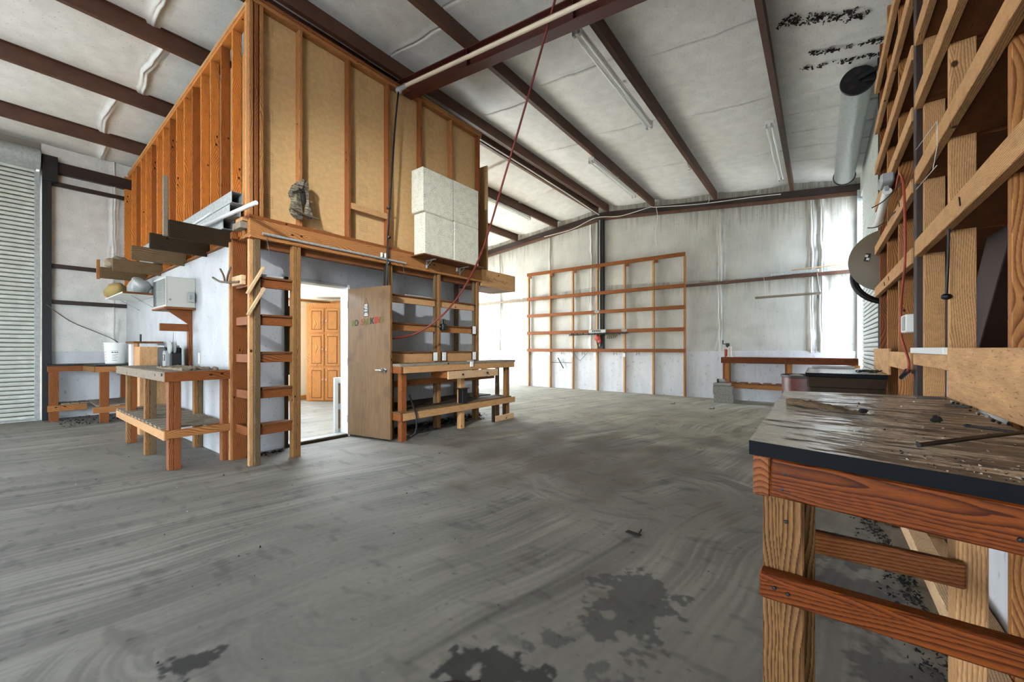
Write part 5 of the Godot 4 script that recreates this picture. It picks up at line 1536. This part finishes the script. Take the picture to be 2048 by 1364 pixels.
func build_right_rack() -> void:
	var r := thing("stud_rack", "deep stud-framed lumber rack of pale pine beside the workbenches", "rack", Vector3(0.6, 0, -3.5))
	var zs := [-1.35, -2.17, -3.02, -3.655, -4.70, -5.42, -6.05]
	for i in zs.size():
		var z: float = zs[i]
		bx(r, "stud", 0.53, 0.625, 0.04, 4.62, z, z - 0.04, [M.pine, M.pine, M.pine_pale, M.pine_pale, M.pine, M.pine, M.pine_red][i], 0.003)
	bx(r, "sole_plate", 0.53, 0.62, 0.0, 0.04, -0.8, -6.1, M.pine_raw)
	for y in [[1.83, 1.935], [2.305, 2.40], [2.79, 2.885], [3.205, 3.305], [3.66, 3.76], [4.12, 4.22]]:
		bx(r, "front_slat", 0.49, 0.528, y[0], y[1], -0.9, -3.69, M.pine_pale)
		bx(r, "front_slat", 0.49, 0.528, y[0] - 0.02, y[1] - 0.02, -3.81, -6.1, M.pine_pale)
		for k in range(zs.size() - 1):
			bx(r, "shelf_board", 0.53, 1.14, y[0] + 0.012, y[0] + 0.03, zs[k] - 0.042, zs[k + 1] - 0.001, M.plywood_dark)
	bx(r, "ledge_board", 0.502, 0.80, 1.20, 1.222, -0.9, -3.65, M.plywood)
	bx(r, "ledge_strip", 0.47, 0.501, 1.205, 1.24, -2.80, -3.69, M.white_enamel)
	bx(r, "splash_board", 0.484, 0.501, 1.00, 1.238, -0.5, -2.80, M.plywood)
	bx(r, "splash_board", 0.484, 0.501, 1.13, 1.204, -2.802, -3.69, M.plywood)
	bx(r, "splash_board", 0.484, 0.501, 1.00, 1.235, -4.88, -6.1, M.plywood)
	bx(r, "splash_board", 0.484, 0.501, 1.08, 1.21, -3.81, -4.83, M.plywood)
	bx(r, "floor_cleat", 0.44, 0.528, 0.0, 0.09, -0.8, -4.3, M.pine_raw)
	for q in [[-1.75, 2.36, 0.0], [-1.7, 2.36, 0.0], [-2.6, 1.88, 0.3], [-4.3, 2.35, 0.4], [-4.9, 1.86, 0.3], [-5.2, 1.85, 0.3]]:
		tube(r, "nail", [Vector3(0.489, q[1] - 0.02, q[0]), Vector3(0.482, q[1] + 0.015, q[0] + 0.02)], 0.003, M.black_steel, 5)
	# steel brace behind the studs
	var w: Node3D = get_node("wall_right")
	beam(w, "steel_brace", Vector3(0.80, 0.95, -3.95), Vector3(0.80, 2.75, -2.35), 0.30, 0.14, M.primer_dark, Vector3.UP, 0.004)
	# things on the rack
	var d := thing("brown_disc", "large brown metal dish hung at the far end of the stud rack", "dish", Vector3(0.63, 2.25, -6.2))
	lathe(d, "dish", [Vector2(0.0, 0.0), Vector2(0.2, 0.012), Vector2(0.355, 0.03), Vector2(0.36, 0.02), Vector2(0.2, -0.005), Vector2(0.0, -0.02)], M.dish_brown, Transform3D(Basis(Vector3.RIGHT, PI / 2).scaled(Vector3(1, 1, -1)), Vector3(0.625, 2.245, -6.24)), 48)
	var B := Basis(Vector3.BACK, -0.25)
	put(d, "emblem", box_mesh(Vector3(0.045, 0.09, 0.004), 0.0), M.black_paint, Transform3D(B, Vector3(0.435, 2.29, -6.218)))
	for k in [-0.02, 0.018]:
		put(d, "emblem_mark", box_mesh(Vector3(0.026, 0.026, 0.003), 0.0), M.white_plastic, Transform3D(B, Vector3(0.435 - 0.25 * k, 2.29 + k, -6.2155)))
	var hs := thing("hose_coil", "black hose loop hanging behind the brown dish", "hose", Vector3(0.62, 2.1, -6.32))
	var ring := []
	for k in 40:
		var a := TAU * k / 40
		ring.append(Vector3(0.63 + 0.32 * cos(a), 2.08 + 0.31 * sin(a), -6.36 + 0.03 * sin(a * 2.0)))
	tube(hs, "coil", ring, 0.026, M.black_rubber, 8, true)
	var ring2 := []
	for k in 40:
		var a := TAU * k / 40
		ring2.append(Vector3(0.63 + 0.29 * cos(a), 2.085 + 0.29 * sin(a), -6.40))
	tube(hs, "coil", ring2, 0.024, M.black_rubber, 8, true)
	var l := thing("clamp_lamp", "grey work lamp with a white tube wired to the rack slats", "lamp", Vector3(0.47, 2.8, -5.2))
	bx(l, "junction_box", 0.40, 0.485, 2.60, 2.68, -4.50, -4.72, M.grey_enamel, 0.012)
	lathe(l, "knockout", [Vector2(0, 0), Vector2(0.025, 0), Vector2(0.025, 0.004), Vector2(0, 0.005)], M.galvanised, Transform3D(Basis(Vector3.BACK, PI / 2), Vector3(0.40, 2.64, -4.6)), 14)
	bx(l, "neck", 0.425, 0.465, 2.54, 2.60, -4.58, -4.66, M.grey_enamel, 0.01)
	tube(l, "tube", [Vector3(0.445, 2.55, -4.58), Vector3(0.43, 2.40, -5.1)], 0.032, M.tube_glass, 12)
	for z in [-4.6, -5.0]:
		tube(l, "wire", smooth_path([Vector3(0.36, 2.46 - (z + 4.6) * -0.2, z - 0.1), Vector3(0.43, 2.48 + (z + 4.6) * 0.3, z), Vector3(0.49, 2.47 + (z + 4.6) * 0.3, z + 0.5)]), 0.005, M.black_rubber, 5)
	var oc := thing("orange_cord", "orange extension cord hanging down the rack beside the steel column", "cord", Vector3(0.46, 1.0, -3.9))
	tube(oc, "cord", smooth_path([Vector3(0.47, 2.47, -4.30), Vector3(0.465, 2.52, -4.10), Vector3(0.465, 2.40, -3.92), Vector3(0.465, 2.18, -3.86), Vector3(0.465, 1.84, -3.85), Vector3(0.465, 1.58, -4.0), Vector3(0.465, 1.37, -4.04), Vector3(0.465, 1.22, -3.82), Vector3(0.465, 1.15, -3.70), Vector3(0.465, 1.09, -3.73), Vector3(0.465, 1.045, -3.93)]), 0.0075, M.orange_rubber, 8)
	tube(oc, "plug", [Vector3(0.465, 1.085, -3.75), Vector3(0.465, 1.03, -3.98)], 0.018, M.black_plastic, 8)
	var ob := thing("outlet_box", "grey outlet box on the rack stud by the steel column", "outlet", Vector3(0.5, 1.4, -3.92))
	bx(ob, "box", 0.465, 0.53, 1.345, 1.47, -3.83, -4.03, M.white_enamel, 0.006)
	bx(ob, "cover", 0.455, 0.465, 1.36, 1.455, -3.84, -3.90, M.grey_enamel, 0.004)
	var pb := thing("pull_cord", "black pull cord with a ball end hanging between two studs", "cord", Vector3(0.5, 1.5, -2.93))
	tube(pb, "cord", [Vector3(0.51, 1.83, -2.92), Vector3(0.51, 1.65, -2.935), Vector3(0.505, 1.51, -2.935)], 0.006, M.black_rubber, 6)
	lump(pb, "ball", Vector3(0.505, 1.495, -2.935), Vector3(0.022, 0.016, 0.022), M.black_rubber, 0.1, 2, 12)
	var tie := thing("tie_wire", "white wire ties sticking out of a rack slat", "wire", Vector3(0.49, 2.45, -3.0))
	tube(tie, "wire", [Vector3(0.485, 2.42, -3.02), Vector3(0.46, 2.43, -3.4)], 0.0018, M.white_cord, 5)
	tube(tie, "wire", [Vector3(0.485, 2.42, -3.02), Vector3(0.485, 2.29, -3.01), Vector3(0.47, 2.17, -3.02)], 0.0018, M.white_cord, 5)
	tube(tie, "wire", [Vector3(0.485, 2.19, -3.02), Vector3(0.46, 2.19, -3.4)], 0.0018, M.white_cord, 5)

func build_near_bench() -> void:
	var b := thing("laminate_bench", "sturdy varnished workbench with a scuffed dark-edged laminate top and plywood backsplash", "workbench", Vector3(0.17, 0, -1.95))
	# the top sags a little towards its near wall corner
	var c := [Vector3(-0.145, 1.0, -1.195), Vector3(0.482, 0.972, -1.165), Vector3(0.482, 1.004, -2.80), Vector3(-0.158, 1.0, -2.70)]
	var st := start()
	var n := 12
	var P := func(u: float, v: float) -> Vector3: return (c[0] as Vector3).lerp(c[1], u).lerp((c[3] as Vector3).lerp(c[2], u), v)
	for i in n:
		for j in n:
			var q := [[i, j], [i, j + 1], [i + 1, j + 1], [i + 1, j]]
			var pts := []
			var uvs := []
			for k in q:
				pts.append(P.call(float(k[0]) / n, float(k[1]) / n))
				uvs.append(Vector2(float(k[0]) / n, float(k[1]) / n))
			pts.reverse()
			uvs.reverse()
			poly(st, pts, uvs)
	put(b, "top_surface", done(st), M.bench_top)
	var s2 := start()
	var dn := Vector3(0, -0.036, 0)
	for i in 4:
		var p: Vector3 = c[i]
		var q: Vector3 = c[(i + 1) % 4]
		poly(s2, [p + Vector3(0, -0.0005, 0), q + Vector3(0, -0.0005, 0), q + dn, p + dn], [Vector2(), Vector2(), Vector2(), Vector2()])
	poly(s2, [c[0] + dn, c[1] + dn, c[2] + dn, c[3] + dn], [Vector2(), Vector2(), Vector2(), Vector2()])
	put(b, "edge_band", done(s2), M.laminate_edge)
	beam(b, "front_apron", Vector3(-0.098, 0.911, -1.222), Vector3(0.482, 0.884, -1.194), 0.096, 0.038, M.pine_bold, Vector3.UP, 0.004)
	bx(b, "side_apron", -0.138, -0.100, 0.858, 0.962, -1.208, -2.68, M.pine_red, 0.004)
	bx(b, "leg", -0.118, -0.031, 0.0, 0.862, -1.225, -1.265, M.pine_leg, 0.004)
	bx(b, "leg", -0.05, -0.010, 0.0, 0.86, -1.29, -1.38, M.pine_leg, 0.004)
	bx(b, "leg", -0.118, -0.031, 0.0, 0.858, -2.60, -2.64, M.pine_leg, 0.004)
	bx(b, "leg", 0.287, 0.345, 0.0, 0.95, -1.565, -1.655, M.pine_pale, 0.004)
	bx(b, "leg", 0.385, 0.425, 0.0, 0.95, -1.22, -1.31, M.pine, 0.004)
	bx(b, "front_rail", -0.121, 0.47, 0.612, 0.676, -1.184, -1.223, M.pine_bold, 0.004)
	bx(b, "cross_rail", -0.045, 0.30, 0.612, 0.678, -1.535, -1.563, M.pine_red, 0.004)
	bx(b, "side_rail", -0.05, -0.012, 0.68, 0.75, -1.385, -2.62, M.pine_brown, 0.004)
	for q in [[-0.075, 0.885, -1.2045], [-0.06, 0.878, -1.2045], [-0.07, 0.925, -1.2045], [0.31, 0.91, -1.184], [0.30, 0.875, -1.184], [-0.09, 0.645, -1.182], [-0.062, 0.64, -1.182], [-0.068, 0.80, -1.223], [-0.045, 0.93, -1.204]]:
		lathe(b, "nail_head", [Vector2(0, 0), Vector2(0.005, 0.0), Vector2(0.004, 0.003), Vector2(0, 0.004)], M.black_steel, Transform3D(Basis(Vector3.RIGHT, PI / 2), Vector3(q[0], q[1], q[2])), 8)
	# on the bench
	var cb := thing("cardboard_strip", "curled strip of grimy cardboard lying on the laminate bench", "cardboard", Vector3(0.02, 1.0, -1.95))
	var s3 := start(true)
	var nz := noise(70, 1.0, 2)
	var Q := func(i: int, j: int, low: float) -> Vector3:
		var u := i / 20.0
		var v := j / 6.0 - 0.5
		var x := lerpf(-0.115, 0.125, u)
		var z := lerpf(-2.08, -1.88, u) - v * 0.085 * (1.0 - 0.55 * pow(absf(2.0 * u - 1.0), 3.0))
		var y := 1.004 + 0.022 * (1.0 - 4.0 * v * v) * (0.6 + 0.4 * sin(u * 5.0)) + 0.010 * nz.get_noise_2d(u * 6.0, v * 4.0)
		return Vector3(x, maxf(y, 1.003) - low, z)
	for i in 20:
		for j in 6:
			for low in [0.0, 0.002]:
				poly(s3, [Q.call(i, j, low), Q.call(i, j + 1, low), Q.call(i + 1, j + 1, low), Q.call(i + 1, j, low)], [Vector2(i / 20.0, j / 6.0), Vector2(i / 20.0, (j + 1) / 6.0), Vector2((i + 1) / 20.0, (j + 1) / 6.0), Vector2((i + 1) / 20.0, j / 6.0)])
	put(cb, "strip", done(s3), M.cardboard)
	lump(cb, "torn_end", Vector3(0.14, 1.012, -1.865), Vector3(0.010, 0.005, 0.010), M.litter_pale, 0.6, 3, 10)
	lump(cb, "torn_hole", Vector3(0.122, 1.014, -1.885), Vector3(0.014, 0.008, 0.010), M.litter, 0.5, 7, 8)
	var rd := thing("steel_rod", "black bent steel rod lying across the laminate bench", "rod", Vector3(0.31, 1.0, -1.5))
	tube(rd, "rod", [Vector3(0.192, 0.998, -1.392), Vector3(0.26, 1.003, -1.47), Vector3(0.34, 1.006, -1.58), Vector3(0.445, 1.008, -1.72)], 0.006, M.black_steel, 8)
	var r2 := thing("tie_rod", "thin dark rod with a flat end near the backsplash", "rod", Vector3(0.4, 1.0, -1.8))
	tube(r2, "rod", [Vector3(0.355, 1.003, -1.79), Vector3(0.47, 1.005, -1.70)], 0.004, M.black_steel, 6)
	bx(r2, "end", 0.345, 0.36, 0.999, 1.008, -1.785, -1.80, M.black_steel)
	var hg := thing("black_clip", "short flat black clip lying near the plywood backsplash", "clip", Vector3(0.44, 1.0, -2.36))
	beam(hg, "bar", Vector3(0.405, 1.008, -2.37), Vector3(0.465, 1.008, -2.32), 0.008, 0.018, M.black_steel)
	var wad := thing("black_wad", "small crumpled black wad in the middle of the bench top", "wad", Vector3(0.296, 1.0, -1.84))
	lump(wad, "wad", Vector3(0.296, 1.010, -1.84), Vector3(0.014, 0.010, 0.014), M.litter, 0.9, 31, 12)
	var oval := thing("grey_lid", "thin grey oval lid at the far edge of the bench top", "lid", Vector3(0.41, 1.0, -2.66))
	lathe(oval, "lid", [Vector2(0, 0.0), Vector2(0.05, 0.0), Vector2(0.052, 0.004), Vector2(0.0, 0.006)], M.grout, Transform3D(Basis().scaled(Vector3(1.0, 1, 0.7)), Vector3(0.41, 1.003, -2.68)), 24)
	var ns := thing("fasteners", "rusty nuts and screws swept along the foot of the backsplash", "fasteners", Vector3(0.46, 1.0, -2.2))
	rng.seed = 5
	for k in 16:
		var z := rng.randf_range(-2.7, -1.75)
		lump(ns, "nut", Vector3(0.466 - rng.randf() * 0.02, 1.003 + (z + 2.8) * -0.006 + 0.003, z), Vector3.ONE * rng.randf_range(0.003, 0.006), M.litter if k % 4 else M.print_grey, 0.5, k, 8)
	var cr := thing("bench_crumbs", "scattered wood crumbs, chips and grit on the laminate bench top", "debris", Vector3(0.25, 1.0, -1.6))
	cr.set_meta("kind", "stuff")
	for pass_ in 2:
		var s4 := start()
		for k in 130:
			var u := 0.35 + 0.62 * rng.randf()
			var v := rng.randf() * 0.95
			if k < 50:
				u = rng.randf_range(0.45, 0.9)
				v = rng.randf_range(0.01, 0.10)
			var p: Vector3 = P.call(u, v)
			var r := rng.randf_range(0.0012, 0.0045)
			crumb(s4, p + Vector3(0, r * 0.6, 0), r)
		put(cr, "crumbs", done(s4), M.litter if pass_ == 0 else M.litter_pale)

	# second bench further along the rack
	var d := thing("dark_bench", "dark oil-soaked workbench with a grimy top further along the stud rack", "workbench", Vector3(0.2, 0, -5.5))
	bx(d, "top", -0.11, 0.482, 0.965, 1.0, -4.89, -6.22, M.dirty_top)
	bx(d, "edge_band", -0.115, 0.482, 0.962, 0.998, -4.875, -4.889, M.laminate_edge)
	bx(d, "edge_band", -0.115, -0.111, 0.962, 0.998, -4.89, -6.22, M.laminate_edge)
	bx(d, "front_apron", -0.09, 0.47, 0.865, 0.960, -4.89, -4.93, M.dark_board)
	bx(d, "front_board", -0.08, 0.47, 0.70, 0.862, -4.90, -4.94, M.dark_board)
	bx(d, "side_apron", -0.10, -0.06, 0.865, 0.960, -4.93, -6.2, M.dark_board)
	for q in [[-0.08, -4.95], [-0.08, -6.12], [0.41, -4.95], [0.41, -6.12]]:
		bx(d, "leg", q[0], q[0] + 0.05, 0.0, 0.865, q[1], q[1] - 0.09, M.dark_board)
	bx(d, "lower_rail", -0.08, 0.47, 0.25, 0.34, -4.92, -4.945, M.dark_board)
	var ch := thing("chain_pile", "small pile of dark chain at the wall side of the dark bench", "chain", Vector3(0.35, 1.0, -5.2))
	for k in 9:
		var q := Vector3(0.30 + 0.018 * k, 1.016, -5.15 - 0.03 * (k % 4))
		var lk := []
		for i in 10:
			var a := TAU * i / 10
			lk.append(q + Vector3(0.022 * cos(a + k), 0.010 * sin(a * 1.0 + k * 2.0), 0.014 * sin(a)))
		tube(ch, "link", lk, 0.005, M.black_steel, 5, true)
	var bl := thing("flat_bar", "long grey flat bar lying along the far edge of the dark bench", "bar", Vector3(0.1, 1.0, -6.1))
	bx(bl, "bar", -0.08, 0.32, 1.0, 1.03, -6.06, -6.12, M.grey_enamel)
	# offcuts stood on end by the column
	rng.seed = 17
	for k in 7:
		var x := 0.20 + 0.035 * k
		var h := rng.randf_range(0.30, 0.42)
		var z := -4.02 + 0.03 * k
		var o := thing("stood_offcut", ["rough pine offcut at the open end of the row by the steel column", "greyed offcut, second in the row stood by the steel column", "reddish offcut, third in the row stood by the steel column", "plywood offcut, middle of the row stood by the steel column", "pale pine offcut in the row stood by the steel column", "brown weathered offcut last but one before the steel column", "darkest offcut, right against the steel column"][k], "offcut", Vector3(x, 0, z), "offcuts stood in a row")
		beam(o, "board", Vector3(x, 0.0, z), Vector3(x + 0.004, h, z - 0.03), 0.03, 0.07, [M.pine, M.old_board, M.pine_red, M.plywood, M.pine_pale, M.old_board, M.dark_board][k], Vector3.RIGHT, 0.003)

func crumb(st: SurfaceTool, p: Vector3, r: float) -> void:
	var v := []
	for k in 4:
		v.append(p + Vector3(rng.randf_range(-1, 1), rng.randf_range(-0.6, 0.6), rng.randf_range(-1, 1)).normalized() * r * rng.randf_range(0.7, 1.5))
	for f in [[0, 1, 2], [0, 2, 3], [0, 3, 1], [1, 3, 2]]:
		poly(st, [v[f[0]], v[f[1]], v[f[2]]], [Vector2(), Vector2(), Vector2()])

# ---------------------------------------------------------------- overhead lights, hoses, cables

func build_lights_and_lines() -> void:
	var spots := [[-2.19, -4.07, -6.53, "unlit twin-tube shop light on the purlin next to the steel rafter"], [-3.62, -7.33, -9.68, "unlit twin-tube shop light near the end wall, between the rafter light and the grid rack"], [-0.62, -7.29, -9.80, "unlit twin-tube shop light beside the roll-up door barrel"], [-6.62, -7.26, -9.51, "unlit twin-tube shop light beyond the foam blocks"]]
	for q in spots:
		var x: float = q[0]
		var y := under(x + 0.1) - 0.02
		var o := thing("shop_light", q[3], "ceiling light", Vector3(x, y - 0.09, (q[1] + q[2]) / 2), "twin-tube shop lights on the purlins")
		sweep(o, "housing", [Vector2(-0.055, 0), Vector2(0.055, 0), Vector2(0.035, 0.055), Vector2(-0.035, 0.055)], Vector3(x, y - 0.055, q[1]), Vector3(x, y - 0.055, q[2]), M.white_enamel)
		for s in [-0.034, 0.034]:
			tube(o, "lamp_tube", [Vector3(x + s, y - 0.082, q[1] - 0.03), Vector3(x + s, y - 0.082, q[2] + 0.03)], 0.017, M.tube_glass, 10)
		for z in [q[1] - 0.015, q[2] + 0.015]:
			bx(o, "end_cap", x - 0.058, x + 0.058, y - 0.10, y, z - 0.018, z + 0.018, M.white_enamel)
			for s in [-0.034, 0.034]:
				bx(o, "lamp_holder", x + s - 0.014, x + s + 0.014, y - 0.112, y - 0.06, z - 0.024, z + 0.024, M.grey_enamel)
		bx(o, "hanger", x + 0.055, x + 0.09, y - 0.02, y - 0.01, (q[1] + q[2]) / 2 - 0.02, (q[1] + q[2]) / 2 + 0.02, M.galvanised)
	# cream conduit under the rafter with the cable dropping from it
	var c := thing("cream_conduit", "cream plastic conduit running under the rafter to the loft wall", "conduit", Vector3(-3.5, 4.87, -3.6))
	tube(c, "pipe", [Vector3(-4.60, 4.90, -3.58), Vector3(-1.6, 4.62, -3.60)], 0.026, M.cream_pipe, 12)
	tube(c, "fitting", [Vector3(-4.76, 4.875, -3.56), Vector3(-4.58, 4.903, -3.58)], 0.032, M.galvanised, 12)
	lump(c, "elbow", Vector3(-4.70, 4.86, -3.55), Vector3(0.045, 0.045, 0.045), M.grey_enamel, 0.2, 3, 12)
	var k := thing("drop_cable", "black cable dropping from the cream conduit down past the office door", "cable", Vector3(-4.68, 2, -3.4))
	tube(k, "cable", smooth_path([Vector3(-4.70, 4.84, -3.54), Vector3(-4.69, 4.26, -3.47), Vector3(-4.68, 3.27, -3.39), Vector3(-4.68, 2.71, -3.345), Vector3(-4.69, 2.03, -3.335)]), 0.012, M.black_rubber, 7)
	tube(k, "cable", smooth_path([Vector3(-4.69, 4.84, -3.53), Vector3(-4.68, 4.2, -3.45), Vector3(-4.665, 3.2, -3.375), Vector3(-4.665, 2.7, -3.33), Vector3(-4.68, 2.05, -3.36)]), 0.008, M.black_rubber, 6)
	for y in [3.15, 2.75, 2.40]:
		tube(k, "tie", [Vector3(-4.68, y - 0.012, -3.365), Vector3(-4.68, y + 0.012, -3.365)], 0.03, M.black_plastic, 8)
	# red hose hanging in a long curve
	var h := thing("red_hose", "red rubber hose sweeping down from the rafter to the open office door", "hose", Vector3(-3.3, 2, -3.8))
	tube(h, "hose", smooth_path([Vector3(-2.15, 4.99, -3.62), Vector3(-2.2, 4.873, -3.626), Vector3(-2.6, 4.149, -3.745), Vector3(-3.0, 3.313, -3.797), Vector3(-3.5, 2.519, -3.956), Vector3(-3.9, 2.037, -3.996), Vector3(-4.25, 1.671, -3.905), Vector3(-4.5, 1.44, -3.667), Vector3(-4.60, 1.37, -3.367)]), 0.0125, M.red_rubber, 8)
	# white wiring along the end rafter
	var w := thing("white_wiring", "loose white electrical cable strung along the end wall rafter", "cable", Vector3(-3, 4.9, -10.85))
	tube(w, "cable", smooth_path([Vector3(-7.0, 4.80, -10.88), Vector3(-6.0, 4.86, -10.87), Vector3(-5.2, 5.04, -10.84), Vector3(-4.46, 4.95, -10.85), Vector3(-3.63, 5.02, -10.85), Vector3(-3.46, 4.99, -10.85), Vector3(-2.38, 4.837, -10.85), Vector3(-1.3, 4.754, -10.85), Vector3(-0.7, 4.70, -10.87)]), 0.009, M.white_cord, 6)
	tube(w, "cable", smooth_path([Vector3(-3.45, 4.97, -10.84), Vector3(-3.43, 4.7, -10.86), Vector3(-3.50, 4.3, -10.9), Vector3(-3.47, 3.95, -10.92)]), 0.006, M.white_cord, 5)
	for x in [-2.12, -1.1]:
		tube(w, "hook", [Vector3(x, 4.9, -10.6), Vector3(x, 4.78, -10.6), Vector3(x - 0.03, 4.74, -10.6)], 0.007, M.white_cord, 5)
	var rc := thing("ridge_conduit", "thin pale conduit clipped along the ridge purlin", "conduit", Vector3(-5.05, 5.1, -8))
	tube(rc, "pipe", [Vector3(-5.03, 5.13, -3.95), Vector3(-5.03, 5.13, -7.2), Vector3(-5.03, 5.11, -9.0), Vector3(-5.03, 5.06, -10.7)], 0.014, M.white_cord, 8)
	var pw := thing("hook_wire", "short bent wire hook hanging under a purlin near the end wall", "wire", Vector3(-2.05, 4.8, -8.5))
	tube(pw, "wire", [Vector3(-2.05, 4.89, -8.3), Vector3(-2.03, 4.78, -8.3), Vector3(-1.98, 4.70, -8.3), Vector3(-2.03, 4.69, -8.3)], 0.005, M.grout, 5)
	# mud nests in rows on the ceiling
	rng.seed = 77
	var rows := [[Vector3(-0.38, 0, -5.45), Vector3(0.42, 0, -5.69), 0.045, 90, "broad dark clump of mud nests stuck to the ceiling by the lumber rack"], [Vector3(-0.11, 0, -6.18), Vector3(0.67, 0, -6.26), 0.018, 46, "thin row of dark mud nests on the ceiling near the barrel end"], [Vector3(-0.21, 0, -6.45), Vector3(0.68, 0, -6.54), 0.018, 46, "thin row of dark mud nests on the ceiling closest to the barrel"]]
	for q in rows:
		var st := start()
		for i in q[3]:
			var t := rng.randf()
			var p: Vector3 = (q[0] as Vector3).lerp(q[1], t)
			p.z += rng.randfn(0, q[2])
			p.y = skin(p.x) - 0.03 - 0.055 * sin(PI * clampf((p.x + 0.5) / 1.75, 0, 1)) + 0.02
			for c2 in 3:
				crumb(st, p + Vector3(rng.randfn(0, 0.012), rng.randfn(0, 0.008), rng.randfn(0, 0.012)), rng.randf_range(0.010, 0.024))
		var o := put(self, "mud_nests", done(st), M.mud)
		tag(o, q[4], "nest", "mud nests on the ceiling")
		o.set_meta("kind", "stuff")

	# flood lamp under the roof behind the camera: its shadows fall on the wall behind the open shelves
	var fl := thing("flood_lamp", "lit flood lamp clamped under a purlin and aimed at the office", "lamp", Vector3(-0.5, 4.3, 3.0))
	var at := Vector3(-0.5, 4.35, 3.0)
	var dir := (Vector3(-4.9, 1.7, -4.8) - at).normalized()
	var tb := Basis.looking_at(dir)
	lathe(fl, "reflector", [Vector2(0.0, 0.16), Vector2(0.06, 0.15), Vector2(0.15, 0.0), Vector2(0.145, 0.0), Vector2(0.055, 0.14), Vector2(0.0, 0.15)], M.grey_enamel, Transform3D(tb * Basis(Vector3.RIGHT, PI / 2), at), 24)
	lathe(fl, "lamp_glass", [Vector2(0.0, 0.02), Vector2(0.13, 0.02), Vector2(0.13, 0.025), Vector2(0.0, 0.025)], M.lamp_glow, Transform3D(tb * Basis(Vector3.RIGHT, PI / 2), at), 24)
	beam(fl, "clamp", at - dir * 0.15, Vector3(-0.5, under(-0.5) - 0.01, 3.05), 0.03, 0.03, M.black_steel)
	var sp := SpotLight3D.new()
	sp.name = "flood_light"
	sp.light_color = Color(0.96, 0.98, 1.0)
	sp.light_energy = FLOOD
	sp.light_size = 0.12
	sp.spot_angle = 19.0
	sp.spot_angle_attenuation = 1.0
	sp.spot_range = 40.0
	sp.spot_attenuation = 2.0
	sp.shadow_enabled = true
	fl.add_child(sp)
	sp.global_transform = Transform3D(tb, at + dir * 0.02)

const FLOOD := 13.0

# ---------------------------------------------------------------- litter on the floor

func build_debris() -> void:
	rng.seed = 41
	var st := start()
	for i in 260:
		var p := Vector3(rng.randf_range(-7.5, 0.3), 0, rng.randf_range(-10.5, -0.4))
		if p.x < -5.0 and p.z < -1.5:
			continue
		var r := rng.randf_range(0.003, 0.011)
		p.y = r * 0.5
		crumb(st, p, r)
	var o := put(self, "floor_litter", done(st), M.litter)
	tag(o, "scattered dark crumbs of litter over the concrete floor", "debris")
	o.set_meta("kind", "stuff")
	var s2 := start()
	for i in 110:
		var p := Vector3(rng.randf_range(-6.5, 0.3), 0.004, rng.randf_range(-10.5, -0.4))
		if p.x < -5.0 and p.z < -1.5:
			continue
		crumb(s2, p, rng.randf_range(0.003, 0.009))
	o = put(self, "floor_chips", done(s2), M.litter_pale)
	tag(o, "scattered pale chips of litter over the concrete floor", "debris")
	o.set_meta("kind", "stuff")
	var s3 := start()
	for i in 900:
		var t := rng.randf()
		var z := lerpf(-4.1, -1.4, t)
		var p := Vector3(0.40 - absf(rng.randfn(0, 0.06)) - 0.1 * smoothstep(0.4, 0.0, t), 0.004 + 0.01 * rng.randf(), z)
		crumb(s3, p, rng.randf_range(0.004, 0.014))
	o = put(self, "swept_trash", done(s3), M.litter)
	tag(o, "band of dark leaves and trash swept along the foot of the stud rack", "debris")
	o.set_meta("kind", "stuff")
	var s4 := start()
	for i in 700:
		var t := rng.randf()
		var p := Vector3(-5.10 + absf(rng.randfn(0, 0.16)), 0.006 + 0.04 * rng.randf(), lerpf(-3.3, -5.6, t))
		crumb(s4, p, rng.randf_range(0.008, 0.030))
	o = put(self, "bench_trash", done(s4), M.litter)
	tag(o, "drift of black trash and leaves under the drawer bench", "debris")
	o.set_meta("kind", "stuff")
	var s5 := start()
	for i in 160:
		var p := Vector3(-5.16 + absf(rng.randfn(0, 0.06)), 0.006 + 0.02 * rng.randf(), rng.randf_range(-2.2, -1.82))
		crumb(s5, p, rng.randf_range(0.006, 0.018))
	for i in 220:
		var p := Vector3(rng.randf_range(-10.6, -9.4), 0.006 + 0.02 * rng.randf(), rng.randf_range(-1.6, -0.75))
		crumb(s5, p, rng.randf_range(0.006, 0.02))
	o = put(self, "corner_trash", done(s5), M.litter)
	tag(o, "dark trash under the corner bench and the ladder shelf", "debris")
	o.set_meta("kind", "stuff")
	var leaf := [[Vector3(-1.75, 0, -9.0), "curled dry leaf on the floor in front of the concrete blocks"], [Vector3(-2.6, 0, -9.3), "dry leaf on the floor in front of the grid rack"], [Vector3(-0.98, 0, -2.62), "dark twig on the floor at the edge of the swept strip"]]
	for q in leaf:
		var l := thing("dry_leaf", q[1], "leaf", q[0])
		var p: Vector3 = q[0]
		beam(l, "blade", p + Vector3(-0.05, 0.012, 0.0), p + Vector3(0.05, 0.016, 0.02), 0.008, 0.035, M.mud, Vector3.UP, 0.002)
		tube(l, "stalk", [p + Vector3(0.03, 0.014, 0.01), p + Vector3(0.05, 0.05, 0.0)], 0.005, M.mud, 5)
	var seam := []
	for k in 8:
		seam.append(Vector3(-1.0 - 0.035 * k, 0.004, -1.12 + 0.032 * k + 0.01 * sin(k * 2.0)))
	var tw := thing("twig", "thin dry twig lying on the floor near the oily patch", "twig", Vector3(-1.1, 0, -1.0))
	tube(tw, "twig", seam, 0.004, M.mud, 5)
